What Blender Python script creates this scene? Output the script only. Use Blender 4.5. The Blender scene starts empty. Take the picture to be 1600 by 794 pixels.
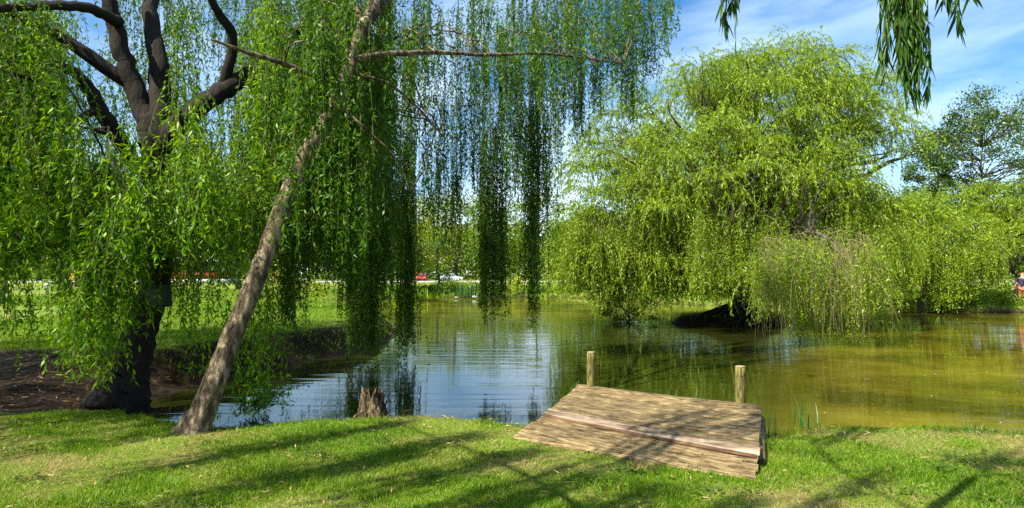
import bpy, bmesh, math
import numpy as np
from mathutils import Vector
R = math.radians
S = bpy.context.scene
C = S.collection
rng = np.random.default_rng(7)
# ---------------------------------------------------------------- camera, sky, sun, exposure
F = 1050.0; HZ = 428.0; CAMZ = 1.95
cam_d = bpy.data.cameras.new("camera"); cam = bpy.data.objects.new("camera", cam_d); C.objects.link(cam)
cam.location = (0, 0, CAMZ); cam.rotation_euler = (R(90 + math.degrees(math.atan(31 / F))), 0, 0)
cam_d.sensor_width = 36; cam_d.lens = 36 * F / 1600; cam_d.clip_end = 3000; cam_d.clip_start = 0.05
S.camera = cam
SUN_AZ = 228.0   # compass bearing the light comes from (0 = +Y, clockwise)
SUN_EL = 49.0
sun_d = bpy.data.lights.new("sun", 'SUN'); sun_d.energy = 5.0; sun_d.angle = R(0.55); sun_d.color = (1.0, 0.95, 0.84)
sun = bpy.data.objects.new("sun", sun_d); C.objects.link(sun)
sd_ = Vector((math.sin(R(SUN_AZ)) * math.cos(R(SUN_EL)), math.cos(R(SUN_AZ)) * math.cos(R(SUN_EL)), math.sin(R(SUN_EL))))
sun.rotation_euler = sd_.to_track_quat('Z', 'Y').to_euler(); sun.location = sd_ * 60
W = bpy.data.worlds.new("World"); S.world = W; W.use_nodes = True
nt = W.node_tree; nt.nodes.clear()
def N(t, typ, **kw):
    n = t.nodes.new(typ)
    for k, v in kw.items():
        if k.startswith('_'): setattr(n, k[1:], v)
        else: n.inputs[k.replace('__', ' ')].default_value = v
    return n
sky = nt.nodes.new('ShaderNodeTexSky'); sky.sky_type = 'NISHITA'; sky.sun_disc = False
sky.sun_elevation = R(SUN_EL); sky.sun_rotation = R(SUN_AZ); sky.air_density = 1.0; sky.dust_density = 0.3; sky.ozone_density = 2.5
tc = nt.nodes.new('ShaderNodeTexCoord')
mp = nt.nodes.new('ShaderNodeMapping'); mp.inputs['Scale'].default_value = (1.0, 1.0, 2.6); mp.inputs['Rotation'].default_value = (0.25, 0.1, 0.4)
cn = N(nt, 'ShaderNodeTexNoise', Scale=2.1, Detail=8.0, Roughness=0.56, Distortion=0.5)
cr = nt.nodes.new('ShaderNodeValToRGB'); cr.color_ramp.elements[0].position = 0.40; cr.color_ramp.elements[1].position = 0.76
cr.color_ramp.elements[1].color = (0.9, 0.9, 0.9, 1)
mix = nt.nodes.new('ShaderNodeMix'); mix.data_type = 'RGBA'
mix.inputs['B'].default_value = (8.0, 9.6, 11.2, 1)
hs = nt.nodes.new('ShaderNodeHueSaturation'); hs.inputs['Saturation'].default_value = 1.35; hs.inputs['Value'].default_value = 1.1
bg = nt.nodes.new('ShaderNodeBackground'); bg.inputs['Strength'].default_value = 0.07
wo = nt.nodes.new('ShaderNodeOutputWorld')
L = nt.links.new
L(tc.outputs['Generated'], mp.inputs['Vector']); L(mp.outputs[0], cn.inputs['Vector']); L(cn.outputs[0], cr.inputs[0])
L(sky.outputs[0], hs.inputs['Color']); L(hs.outputs[0], mix.inputs['A']); L(cr.outputs[0], mix.inputs['Factor']); L(mix.outputs['Result'], bg.inputs[0]); L(bg.outputs[0], wo.inputs[0])
S.view_settings.view_transform = 'Standard'; S.view_settings.look = 'None'; S.view_settings.gamma = 1
S.view_settings.exposure = 1.32; S.view_settings.use_curve_mapping = False
S.render.engine = 'CYCLES'
cy = S.cycles
cy.max_bounces = 6; cy.diffuse_bounces = 3; cy.glossy_bounces = 2; cy.transmission_bounces = 4; cy.transparent_max_bounces = 4
cy.use_denoising = False; cy.sample_clamp_indirect = 4; cy.caustics_reflective = False; cy.caustics_refractive = False
cy.use_adaptive_sampling = False

# ---------------------------------------------------------------- helpers
def Q(px, py, d):                      # a point d metres ahead of the viewer
    return np.array([(px - 800) / F * d, d, CAMZ - (py - HZ) / F * d])
def unit(v): return v / (np.linalg.norm(v, axis=-1, keepdims=True) + 1e-9)
class MB:
    def __init__(s): s.v = []; s.f = []; s.n = 0
    def add(s, v, faces):
        v = np.asarray(v, float).reshape(-1, 3); s.v.append(v)
        if isinstance(faces, np.ndarray): s.f.append(faces + s.n)
        else:
            by = {}
            for f in faces: by.setdefault(len(f), []).append(f)
            for k in by: s.f.append(np.array(by[k], int) + s.n)
        s.n += len(v)
    def box(s, c, size, rz=0, taper=1.0):
        x, y, z = [q / 2 for q in size]
        p = np.array([[-x, -y, -z], [x, -y, -z], [x, y, -z], [-x, y, -z], [-x * taper, -y * taper, z], [x * taper, -y * taper, z], [x * taper, y * taper, z], [-x * taper, y * taper, z]])
        cs, sn = math.cos(rz), math.sin(rz)
        p = np.stack([p[:, 0] * cs - p[:, 1] * sn, p[:, 0] * sn + p[:, 1] * cs, p[:, 2]], 1) + np.array(c)
        s.add(p, [(0, 3, 2, 1), (4, 5, 6, 7), (0, 1, 5, 4), (1, 2, 6, 5), (2, 3, 7, 6), (3, 0, 4, 7)])
    def tube(s, pts, rad, sides=8, rough=0.0, cap=True, r=None):
        pts = np.asarray(pts, float); n = len(pts); rad = np.broadcast_to(np.asarray(rad, float), (n,))
        t = unit(np.gradient(pts, axis=0)); m = np.abs(t.mean(0)); ref = np.eye(3)[np.argmin(m)]
        a = unit(np.cross(t, ref)); b = np.cross(t, a)
        th = np.linspace(0, 2 * np.pi, sides, endpoint=False)
        rr = rad[:, None] * np.ones((1, sides))
        if rough: rr = rr * (1 + (r or rng).normal(0, rough, (n, sides)))
        ring = pts[:, None] + rr[..., None] * (np.cos(th)[None, :, None] * a[:, None] + np.sin(th)[None, :, None] * b[:, None])
        i = np.arange(n - 1)[:, None] * sides; j = np.arange(sides)[None]; k = (j + 1) % sides
        q = np.stack([i + j, i + k, i + sides + k, i + sides + j], -1).reshape(-1, 4)
        s.add(ring.reshape(-1, 3), q)
        if cap:
            s.f.append(np.array([list(range((n - 1) * sides, n * sides))]) + s.n - n * sides)
            s.f.append(np.array([list(range(sides - 1, -1, -1))]) + s.n - n * sides)
    def build(s, name, mat, parent=None, local=False, smooth=False):
        v = np.concatenate(s.v)
        if parent is not None and not local:
            o = parent
            while o is not None: v = v - np.array(o.location); o = o.parent
        me = bpy.data.meshes.new(name)
        me.vertices.add(len(v)); me.vertices.foreach_set('co', v.astype(np.float32).ravel())
        sizes = np.concatenate([np.full(len(f), f.shape[1]) for f in s.f]); loops = np.concatenate([f.ravel() for f in s.f])
        me.loops.add(len(loops)); me.loops.foreach_set('vertex_index', loops.astype(np.int32))
        me.polygons.add(len(sizes)); st = np.concatenate([[0], np.cumsum(sizes)[:-1]])
        me.polygons.foreach_set('loop_start', st.astype(np.int32)); me.polygons.foreach_set('loop_total', sizes.astype(np.int32))
        if smooth: me.polygons.foreach_set('use_smooth', np.ones(len(sizes), bool))
        me.update(calc_edges=True); me.materials.append(mat)
        o = bpy.data.objects.new(name, me); C.objects.link(o)
        if parent is not None: o.parent = parent
        return o
def cr_smooth(p, k=6):                 # Catmull-Rom through rows of p (any columns)
    p = np.asarray(p, float); e = np.vstack([2 * p[0] - p[1], p, 2 * p[-1] - p[-2]]); out = []
    for i in range(len(p) - 1):
        a, b, c, d = e[i:i + 4]
        for t in np.linspace(0, 1, k, endpoint=False):
            out.append(0.5 * (2 * b + (c - a) * t + (2 * a - 5 * b + 4 * c - d) * t * t + (3 * b - a - 3 * c + d) * t ** 3))
    out.append(p[-1]); return np.array(out)
def tag(o, label=None, cat=None, group=None, kind=None):
    if label: o['label'] = label
    if cat: o['category'] = cat
    if group: o['group'] = group
    if kind: o['kind'] = kind
    return o
def thing(name, label, cat, loc=(0, 0, 0), group=None, rz=0):
    o = bpy.data.objects.new(name, None); C.objects.link(o); o.location = [float(q) for q in loc]; o.rotation_euler = (0, 0, rz)
    o.empty_display_size = 0.2
    return tag(o, label, cat, group)

# ---------------------------------------------------------------- materials
def newmat(name):
    m = bpy.data.materials.new(name); m.use_nodes = True; m.node_tree.nodes.clear(); return m, m.node_tree
def ramp(t, fac, cols):
    r = t.nodes.new('ShaderNodeValToRGB'); e = r.color_ramp.elements
    while len(e) < len(cols): e.new(0.5)
    for el, (p, c) in zip(e, cols): el.position = p; el.color = (*c, 1)
    t.links.new(fac, r.inputs[0]); return r.outputs[0]
def leafmat(name, dark, mid, light, trans=0.35, gloss=0.05, tcol=None):
    m, t = newmat(name); l = t.links.new
    g = t.nodes.new('ShaderNodeNewGeometry')
    no = N(t, 'ShaderNodeTexNoise', Scale=0.7, Detail=2.0); tcn = t.nodes.new('ShaderNodeTexCoord'); l(tcn.outputs['Object'], no.inputs['Vector'])
    ad = N(t, 'ShaderNodeMath', _operation='MULTIPLY_ADD'); ad.inputs[1].default_value = 0.6; l(g.outputs['Random Per Island'], ad.inputs[0])
    ml = N(t, 'ShaderNodeMath', _operation='MULTIPLY'); ml.inputs[1].default_value = 0.4; l(no.outputs[0], ml.inputs[0]); l(ml.outputs[0], ad.inputs[2])
    col = ramp(t, ad.outputs[0], [(0.15, dark), (0.5, mid), (0.85, light)])
    df = t.nodes.new('ShaderNodeBsdfDiffuse'); tr = t.nodes.new('ShaderNodeBsdfTranslucent'); gl = N(t, 'ShaderNodeBsdfGlossy', Roughness=0.45)
    gl.inputs['Color'].default_value = (0.8, 0.85, 0.7, 1)
    l(col, df.inputs[0])
    hv = N(t, 'ShaderNodeHueSaturation', Hue=0.485, Saturation=1.1, Value=1.5); l(col, hv.inputs['Color']); l(hv.outputs[0], tr.inputs[0])
    m1 = t.nodes.new('ShaderNodeMixShader'); m1.inputs[0].default_value = trans; l(df.outputs[0], m1.inputs[1]); l(tr.outputs[0], m1.inputs[2])
    m2 = t.nodes.new('ShaderNodeMixShader'); m2.inputs[0].default_value = gloss; l(m1.outputs[0], m2.inputs[1]); l(gl.outputs[0], m2.inputs[2])
    o = t.nodes.new('ShaderNodeOutputMaterial'); l(m2.outputs[0], o.inputs[0]); return m
def pmat(name, cols, scale=(1, 1, 1), nscale=6.0, rough=0.8, bump=0.3, bdist=0.02, detail=8.0, rot=(0, 0, 0), spec=0.3, metal=0.0, bscale=None):
    m, t = newmat(name); l = t.links.new
    tcn = t.nodes.new('ShaderNodeTexCoord'); mpn = t.nodes.new('ShaderNodeMapping'); mpn.inputs['Scale'].default_value = scale; mpn.inputs['Rotation'].default_value = rot
    vr = t.nodes.new('ShaderNodeVectorRotate'); vr.rotation_type = 'Z_AXIS'; vr.inputs['Angle'].default_value = rot[2]
    l(tcn.outputs['Object'], vr.inputs['Vector']); mpn.inputs['Rotation'].default_value = (0, 0, 0); l(vr.outputs[0], mpn.inputs['Vector'])
    no = N(t, 'ShaderNodeTexNoise', Scale=nscale, Detail=detail, Roughness=0.65); l(mpn.outputs[0], no.inputs['Vector'])
    p = N(t, 'ShaderNodeBsdfPrincipled', Roughness=rough, Metallic=metal); p.inputs['Specular IOR Level'].default_value = spec
    cc = ramp(t, no.outputs[0], cols)
    if 'wood' in name:                 # each plank its own tone
        ge = t.nodes.new('ShaderNodeNewGeometry'); mr = t.nodes.new('ShaderNodeMapRange'); mr.inputs['To Min'].default_value = 0.60; mr.inputs['To Max'].default_value = 1.12; l(ge.outputs['Random Per Island'], mr.inputs['Value'])
        bl_ = N(t, 'ShaderNodeTexNoise', Scale=3.2, Detail=5.0, Roughness=0.7); l(tcn.outputs['Object'], bl_.inputs['Vector']); br_ = t.nodes.new('ShaderNodeMapRange'); br_.inputs['From Min'].default_value = .35; br_.inputs['From Max'].default_value = .6; br_.inputs['To Min'].default_value = .42; br_.inputs['To Max'].default_value = 1.0; l(bl_.outputs[0], br_.inputs['Value'])
        mu = N(t, 'ShaderNodeMath', _operation='MULTIPLY'); l(mr.outputs[0], mu.inputs[0]); l(br_.outputs[0], mu.inputs[1])
        vm = t.nodes.new('ShaderNodeVectorMath'); vm.operation = 'SCALE'; l(cc, vm.inputs[0]); l(mu.outputs[0], vm.inputs['Scale']); cc = vm.outputs[0]
    l(cc, p.inputs['Base Color'])
    if bump:
        bn = N(t, 'ShaderNodeTexNoise', Scale=bscale or nscale * 1.7, Detail=6.0, Roughness=0.7); l(mpn.outputs[0], bn.inputs['Vector'])
        b = N(t, 'ShaderNodeBump', Strength=bump, Distance=bdist); l(bn.outputs[0], b.inputs['Height']); l(b.outputs[0], p.inputs['Normal'])
    o = t.nodes.new('ShaderNodeOutputMaterial'); l(p.outputs[0], o.inputs[0]); return m
M = {}
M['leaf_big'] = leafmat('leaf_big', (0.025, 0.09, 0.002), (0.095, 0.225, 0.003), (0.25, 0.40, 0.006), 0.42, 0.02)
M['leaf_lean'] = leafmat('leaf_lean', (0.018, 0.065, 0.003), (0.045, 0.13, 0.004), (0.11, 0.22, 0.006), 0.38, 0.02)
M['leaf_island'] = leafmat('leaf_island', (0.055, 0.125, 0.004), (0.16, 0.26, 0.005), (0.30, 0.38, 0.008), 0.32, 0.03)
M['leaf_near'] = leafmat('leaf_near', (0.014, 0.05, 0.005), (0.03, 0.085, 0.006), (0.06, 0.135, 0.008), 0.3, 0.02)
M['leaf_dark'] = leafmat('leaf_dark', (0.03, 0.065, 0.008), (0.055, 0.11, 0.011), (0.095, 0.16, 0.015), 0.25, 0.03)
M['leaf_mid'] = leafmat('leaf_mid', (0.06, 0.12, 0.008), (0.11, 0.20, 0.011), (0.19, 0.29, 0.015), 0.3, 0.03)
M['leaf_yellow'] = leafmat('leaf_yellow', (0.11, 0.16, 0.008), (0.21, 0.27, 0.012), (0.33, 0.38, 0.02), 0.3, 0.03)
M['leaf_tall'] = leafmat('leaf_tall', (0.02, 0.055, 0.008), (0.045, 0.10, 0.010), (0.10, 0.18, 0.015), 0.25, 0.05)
M['grass'] = leafmat('grass_blades', (0.028, 0.105, 0.003), (0.10, 0.215, 0.005), (0.28, 0.36, 0.014), 0.38, 0.02)
M['reed'] = leafmat('reed_blades', (0.03, 0.10, 0.02), (0.05, 0.15, 0.025), (0.09, 0.20, 0.03), 0.3, 0.06)
M['straw'] = leafmat('straw', (0.20, 0.13, 0.05), (0.32, 0.22, 0.09), (0.45, 0.33, 0.15), 0.2, 0.03)
M['litter'] = leafmat('litter', (0.06, 0.035, 0.015), (0.14, 0.09, 0.04), (0.30, 0.20, 0.09), 0.1, 0.02)
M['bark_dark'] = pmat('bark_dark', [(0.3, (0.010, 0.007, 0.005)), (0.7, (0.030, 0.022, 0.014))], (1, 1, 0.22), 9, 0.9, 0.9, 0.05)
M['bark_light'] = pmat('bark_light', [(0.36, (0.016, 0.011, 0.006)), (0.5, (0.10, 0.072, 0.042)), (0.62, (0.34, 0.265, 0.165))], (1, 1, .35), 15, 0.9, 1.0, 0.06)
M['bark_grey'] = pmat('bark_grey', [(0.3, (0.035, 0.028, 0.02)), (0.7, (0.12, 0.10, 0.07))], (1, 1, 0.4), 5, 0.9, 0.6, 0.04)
M['twig'] = pmat('twig', [(0.3, (0.045, 0.05, 0.012)), (0.7, (0.12, 0.11, 0.035))], nscale=3, bump=0)
M['twig_pale'] = pmat('twig_pale', [(0.3, (0.16, 0.12, 0.05)), (0.7, (0.32, 0.25, 0.12))], nscale=3, bump=0)
M['wood'] = pmat('deck_wood', [(0.36, (0.045, 0.027, 0.011)), (0.46, (0.185, 0.125, 0.050)), (0.56, (0.34, 0.245, 0.105)), (0.70, (0.52, 0.405, 0.21))], (2.0, 17, 17), 2.6, 0.85, 1.0, 0.015, rot=(0, 0, R(42)))
M['wood_pale'] = pmat('pale_wood', [(0.38, (0.12, 0.075, 0.04)), (0.48, (0.33, 0.235, 0.15)), (0.64, (0.50, 0.40, 0.28))], (1.3, 17, 17), 1.4, 0.8, 0.5, 0.006, rot=(0, 0, R(42)))
M['wood_red'] = pmat('reddish_wood', [(0.36, (0.09, 0.042, 0.018)), (0.66, (0.27, 0.15, 0.075))], (1.6, 26, 26), 1.4, 0.8, 0.5, 0.006, rot=(0, 0, R(42)))
M['post'] = pmat('mossy_post', [(0.38, (0.03, 0.028, 0.010)), (0.48, (0.10, 0.088, 0.02)), (0.64, (0.25, 0.21, 0.06))], (14, 14, 1.6), 5, 0.9, 0.8, 0.01)
M['post_top'] = pmat('post_end_grain', [(0.3, (0.16, 0.13, 0.07)), (0.7, (0.34, 0.28, 0.17))], nscale=30, bump=0.4)
M['stump'] = pmat('stump_wood', [(0.42, (0.02, 0.012, 0.005)), (0.5, (0.13, 0.088, 0.038)), (0.62, (0.33, 0.25, 0.13))], (5, 5, 1.0), 6, 0.9, 1.0, 0.03)
M['iron'] = pmat('dark_iron', [(0.3, (0.02, 0.02, 0.02)), (0.7, (0.06, 0.05, 0.04))], nscale=40, rough=0.5, bump=0.1)
M['box_green'] = pmat('dark_green_paint', [(0.3, (0.008, 0.030, 0.016)), (0.7, (0.014, 0.045, 0.024))], nscale=9, rough=0.5, bump=0.05)
M['white_paint'] = pmat('white_paint', [(0.3, (0.68, 0.68, 0.65)), (0.7, (0.82, 0.82, 0.8))], nscale=4, rough=0.5, bump=0)
M['red_paint'] = pmat('red_paint', [(0.3, (0.22, 0.012, 0.01)), (0.7, (0.28, 0.016, 0.014))], nscale=4, rough=0.5, bump=0)
M['asphalt'] = pmat('pale_tarmac', [(0.3, (0.34, 0.32, 0.28)), (0.7, (0.46, 0.44, 0.39))], nscale=12, rough=0.9, bump=0.2)
M['kerb'] = pmat('kerb_stone', [(0.3, (0.25, 0.24, 0.21)), (0.7, (0.36, 0.34, 0.3))], nscale=5, bump=0.2)
M['stone'] = pmat('pale_stone', [(0.3, (0.2, 0.18, 0.14)), (0.7, (0.42, 0.38, 0.31))], nscale=5, bump=0.5, bdist=0.03)
M['rubber'] = pmat('rubber', [(0.3, (0.012, 0.012, 0.012)), (0.7, (0.03, 0.03, 0.03))], nscale=20, bump=0)
M['alloy'] = pmat('alloy', [(0.3, (0.5, 0.5, 0.5)), (0.7, (0.6, 0.6, 0.6))], nscale=20, rough=0.3, metal=0.8, bump=0)
M['glass'] = pmat('dark_glass', [(0.3, (0.015, 0.02, 0.025)), (0.7, (0.03, 0.035, 0.04))], nscale=2, rough=0.06, bump=0, spec=0.8)
M['roof'] = pmat('roof_felt', [(0.3, (0.2, 0.2, 0.19)), (0.7, (0.3, 0.3, 0.28))], nscale=8, bump=0.2)
def carpaint(n, c): return pmat(n, [(0.3, tuple(q * 0.93 for q in c)), (0.7, c)], nscale=2, rough=0.25, bump=0, spec=0.6)

# ---------------------------------------------------------------- terrain
SHORE = np.array([(-4.9, 8.55), (-4.2, 8.0), (-3.45, 7.55), (-2.8, 7.5), (-2.1, 7.72), (-1.1, 7.9), (-0.4, 7.75), (0.1, 7.45), (0.8, 7.1), (1.6, 6.95), (2.4, 6.75), (2.75, 7.0), (3.15, 7.3),
    (4.2, 7.42), (4.9, 7.25), (5.6, 7.05), (9, 7), (16, 9), (30, 16), (42, 30), (38, 37), (28, 34.4), (24.5, 33.8), (21, 35.2), (16, 38), (11, 43), (8, 47), (4, 55), (-1, 56.5), (-5, 55.5), (-9, 56.5),
    (-12.5, 52), (-11.5, 44), (-9.6, 36), (-6.6, 28.5), (-4.3, 24), (-3.7, 21), (-3.65, 18), (-4.5, 15.2), (-5.2, 13.2), (-5.6, 11.2), (-5.35, 9.6)])
SH = cr_smooth(np.vstack([SHORE, SHORE[:1]]), 5)[:-1]
def shore_sd(x, y):                    # >0 on land
    x = np.asarray(x, float).ravel(); y = np.asarray(y, float).ravel()
    d = np.full(len(x), 1e9); ins = np.zeros(len(x), bool)
    n = len(SH)
    for i in range(n):
        a = SH[i]; b = SH[(i + 1) % n]; e = b - a; L2 = e @ e + 1e-12
        t = np.clip(((x - a[0]) * e[0] + (y - a[1]) * e[1]) / L2, 0, 1)
        d = np.minimum(d, (x - a[0] - t * e[0]) ** 2 + (y - a[1] - t * e[1]) ** 2)
        c = (a[1] > y) != (b[1] > y)
        if abs(e[1]) > 1e-9: ins ^= c & (x < (e[0] * (y - a[1]) / e[1] + a[0]))
    d = np.sqrt(d); d = np.where(ins, -d, d)
    isl = 1.0 - np.sqrt(((x - 8.6) / 2.3) ** 2 + ((y - 26.6) / 1.6) ** 2)   # the island under the willow
    return np.maximum(d, isl * 1.6)
def sst(a, b, x): t = np.clip((x - a) / (b - a), 0, 1); return t * t * (3 - 2 * t)
def vnoise(x, y, s, seed=0):
    x = x * s + seed * 17.3; y = y * s + seed * 9.7
    return (np.sin(x * 1.0 + 1.3 * np.sin(y * 0.9 + seed)) + np.sin(y * 1.17 + 1.7 * np.sin(x * 0.83 + 2 + seed)) + np.sin((x + y) * 0.71 + seed * 3)) / 3
def mudness(x, y):
    e = ((x + 6.5) / 3.4) ** 2 + ((y - 9.9 + 0.10 * (x + 6.5)) / 1.95) ** 2
    return 1 - sst(0.75, 1.15, e + 0.12 * vnoise(x, y, 3.1, 2))
def ground_z(x, y, sd=None):
    x = np.asarray(x, float).ravel(); y = np.asarray(y, float).ravel()
    if sd is None: sd = shore_sd(x, y)
    sdn = sd + 0.07 * vnoise(x, y, 2.7, 1) + 0.03 * vnoise(x, y, 9, 3)
    left = sst(-3.0, -4.5, x) * sst(8.5, 12, y) * (1 - sst(26, 34, y))
    m = mudness(x, y)
    hb = 0.33 + 0.30 * left + 0.15 * sst(40, 60, y)
    w = 0.28 + 0.35 * left + 1.5 * m * (1 - left * 0.5) + 1.2 * sst(30, 45, y)
    up = hb * sst(-0.05, 1, sdn / w) + 0.0025 * np.clip(sd, 0, 40) * (y > 0)
    z = np.where(sdn > 0, up, -0.7 * sst(0, 1.6, -sdn) - 0.02)
    z = z + np.where(sdn > 0.1, 0.012 * vnoise(x, y, 4.3, 5) + 0.02 * vnoise(x, y, 1.2, 6), 0) + m * (sdn > 0.1) * (0.035 * vnoise(x, y, 6, 8) + 0.02 * vnoise(x, y, 15, 9))
    return z
def build_ground():
    u = np.linspace(-1, 1, 460); v = np.linspace(0, 1, 520)
    xs = 11 * u + 400 * np.sign(u) * np.abs(u) ** 7 + 10 * u ** 3
    ys = -14 + 52 * v + 900 * v ** 9
    X, Y = np.meshgrid(xs, ys); x = X.ravel(); y = Y.ravel(); sd = shore_sd(x, y); z = ground_z(x, y, sd)
    nx, ny = len(xs), len(ys)
    i = np.arange(ny - 1)[:, None] * nx + np.arange(nx - 1)[None]
    q = np.stack([i, i + 1, i + nx + 1, i + nx], -1).reshape(-1, 4)
    mb = MB(); mb.add(np.stack([x, y, z], 1), q)
    # material: turf, worn turf, bare earth
    m, t = newmat('turf_and_mud'); l = t.links.new
    tcn = t.nodes.new('ShaderNodeTexCoord')
    at = t.nodes.new('ShaderNodeAttribute'); at.attribute_name = 'bare'
    n1 = N(t, 'ShaderNodeTexNoise', Scale=1.1, Detail=5.0, Roughness=0.6); n2 = N(t, 'ShaderNodeTexNoise', Scale=28.0, Detail=6.0, Roughness=0.75); n3 = N(t, 'ShaderNodeTexNoise', Scale=5.0, Detail=8.0, Roughness=0.7)
    for n in (n1, n2, n3): l(tcn.outputs['Object'], n.inputs['Vector'])
    g1 = ramp(t, n2.outputs[0], [(0.3, (0.06, 0.12, 0.008)), (0.5, (0.13, 0.21, 0.012)), (0.7, (0.25, 0.31, 0.02))])
    g2 = ramp(t, n2.outputs[0], [(0.3, (0.10, 0.095, 0.02)), (0.7, (0.31, 0.27, 0.075))])
    w = ramp(t, n1.outputs[0], [(0.46, (0, 0, 0)), (0.60, (0.9, 0.9, 0.9))])
    mx = t.nodes.new('ShaderNodeMix'); mx.data_type = 'RGBA'; l(w, mx.inputs['Factor']); l(g1, mx.inputs['A']); l(g2, mx.inputs['B'])
    mud = ramp(t, n3.outputs[0], [(0.38, (0.014, 0.009, 0.004)), (0.58, (0.030, 0.018, 0.008)), (0.74, (0.12, 0.075, 0.035))])
    mx2 = t.nodes.new('ShaderNodeMix'); mx2.data_type = 'RGBA'; l(at.outputs['Fac'], mx2.inputs['Factor']); l(mx.outputs['Result'], mx2.inputs['A']); l(mud, mx2.inputs['B'])
    p = N(t, 'ShaderNodeBsdfPrincipled', Roughness=0.9); p.inputs['Specular IOR Level'].default_value = 0.15
    l(mx2.outputs['Result'], p.inputs['Base Color'])
    b = N(t, 'ShaderNodeBump', Strength=0.9, Distance=0.04); l(n2.outputs[0], b.inputs['Height']); l(b.outputs[0], p.inputs['Normal'])
    o = t.nodes.new('ShaderNodeOutputMaterial'); l(p.outputs[0], o.inputs[0])
    g = mb.build('ground', m, smooth=True); tag(g, kind='structure')
    a = g.data.attributes.new('bare', 'FLOAT', 'POINT')
    bare = np.maximum(mudness(x, y), 1 - sst(0.12, 0.30, sd + 0.06 * vnoise(x, y, 5, 4)))
    bare = np.maximum(bare, 1 - sst(0.55, 0.9, np.where((x < -3) & (y > 9) & (y < 24), sd, 9)))
    bare = np.maximum(bare, ((x - 8.6) / 4) ** 2 + ((y - 26.6) / 3) ** 2 < 1)
    a.data.foreach_set('value', bare.astype(np.float32))
build_ground()
def build_water():
    m, t = newmat('pond_water'); l = t.links.new
    tcn = t.nodes.new('ShaderNodeTexCoord'); mpn = t.nodes.new('ShaderNodeMapping'); mpn.inputs['Scale'].default_value = (0.55, 4.2, 1); mpn.inputs['Rotation'].default_value = (0, 0, R(4))
    l(tcn.outputs['Object'], mpn.inputs['Vector'])
    n1 = N(t, 'ShaderNodeTexNoise', Scale=0.62, Detail=4.0, Roughness=0.42, Distortion=0.5); l(mpn.outputs[0], n1.inputs['Vector'])
    n2 = N(t, 'ShaderNodeTexNoise', Scale=0.22, Detail=2.0); l(tcn.outputs['Object'], n2.inputs['Vector'])
    amp = t.nodes.new('ShaderNodeMapRange'); amp.inputs['From Min'].default_value = 0.35; amp.inputs['From Max'].default_value = 0.62; amp.inputs['To Min'].default_value = 0.25; amp.inputs['To Max'].default_value = 1.0
    l(n2.outputs[0], amp.inputs['Value'])
    b = N(t, 'ShaderNodeBump', Distance=0.012); l(amp.outputs[0], b.inputs['Strength']); l(n1.outputs[0], b.inputs['Height'])
    n3 = N(t, 'ShaderNodeTexNoise', Scale=0.35, Detail=5.0, Roughness=0.6, Distortion=0.8); l(tcn.outputs['Object'], n3.inputs['Vector'])
    silt = ramp(t, n3.outputs[0], [(0.36, (0.036, 0.028, 0.003)), (0.50, (0.092, 0.072, 0.006)), (0.66, (0.160, 0.130, 0.012))])
    sp = t.nodes.new('ShaderNodeSeparateXYZ'); l(tcn.outputs['Object'], sp.inputs[0])
    mxr = t.nodes.new('ShaderNodeMapRange'); mxr.interpolation_type = 'SMOOTHSTEP'; mxr.inputs['From Min'].default_value = -1.2; mxr.inputs['From Max'].default_value = 1.4; sk = N(t, 'ShaderNodeMath', _operation='MULTIPLY_ADD'); sk.inputs[1].default_value = -0.42; l(sp.outputs[1], sk.inputs[0]); l(sp.outputs[0], sk.inputs[2]); l(sk.outputs[0], mxr.inputs['Value'])
    myr = t.nodes.new('ShaderNodeMapRange'); myr.interpolation_type = 'SMOOTHSTEP'; myr.inputs['From Min'].default_value = 24; myr.inputs['From Max'].default_value = 36; l(sp.outputs[1], myr.inputs['Value'])
    mm = N(t, 'ShaderNodeMath', _operation='MAXIMUM'); l(mxr.outputs[0], mm.inputs[0]); l(myr.outputs[0], mm.inputs[1])
    mc = t.nodes.new('ShaderNodeMix'); mc.data_type = 'RGBA'; mc.inputs['A'].default_value = (0.022, 0.026, 0.003, 1); l(mm.outputs[0], mc.inputs['Factor']); l(silt, mc.inputs['B']); col = mc.outputs['Result']
    p = N(t, 'ShaderNodeBsdfPrincipled', Roughness=0.02, IOR=1.36); l(col, p.inputs['Base Color']); l(b.outputs[0], p.inputs['Normal'])
    o = t.nodes.new('ShaderNodeOutputMaterial'); l(p.outputs[0], o.inputs[0])
    mb = MB(); mb.add([(-16, 6, 0), (46, 6, 0), (46, 60, 0), (-16, 60, 0)], [(0, 1, 2, 3)])
    tag(mb.build('pond_water', m), kind='structure')
build_water()
def gz(x, y): return float(ground_z([x], [y])[0])
def strip(name, x0, x1, y0, y1, dz, mat, nx=40):
    xs = np.linspace(x0, x1, nx); ys = np.linspace(y0, y1, 4); X, Y = np.meshgrid(xs, ys)
    z = ground_z(X, Y).max() + dz
    mb = MB(); mb.box(((x0 + x1) / 2, (y0 + y1) / 2, z - 0.25), (x1 - x0, y1 - y0, 0.5)); return mb.build(name, mat), z
r_, ROADZ = strip('road', -150, 150, 112, 131, 0.02, M['asphalt']); tag(r_, kind='structure')
k_, _ = strip('kerb', -150, 150, 111.7, 111.995, 0.08, M['kerb']); tag(k_, kind='structure')

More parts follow.
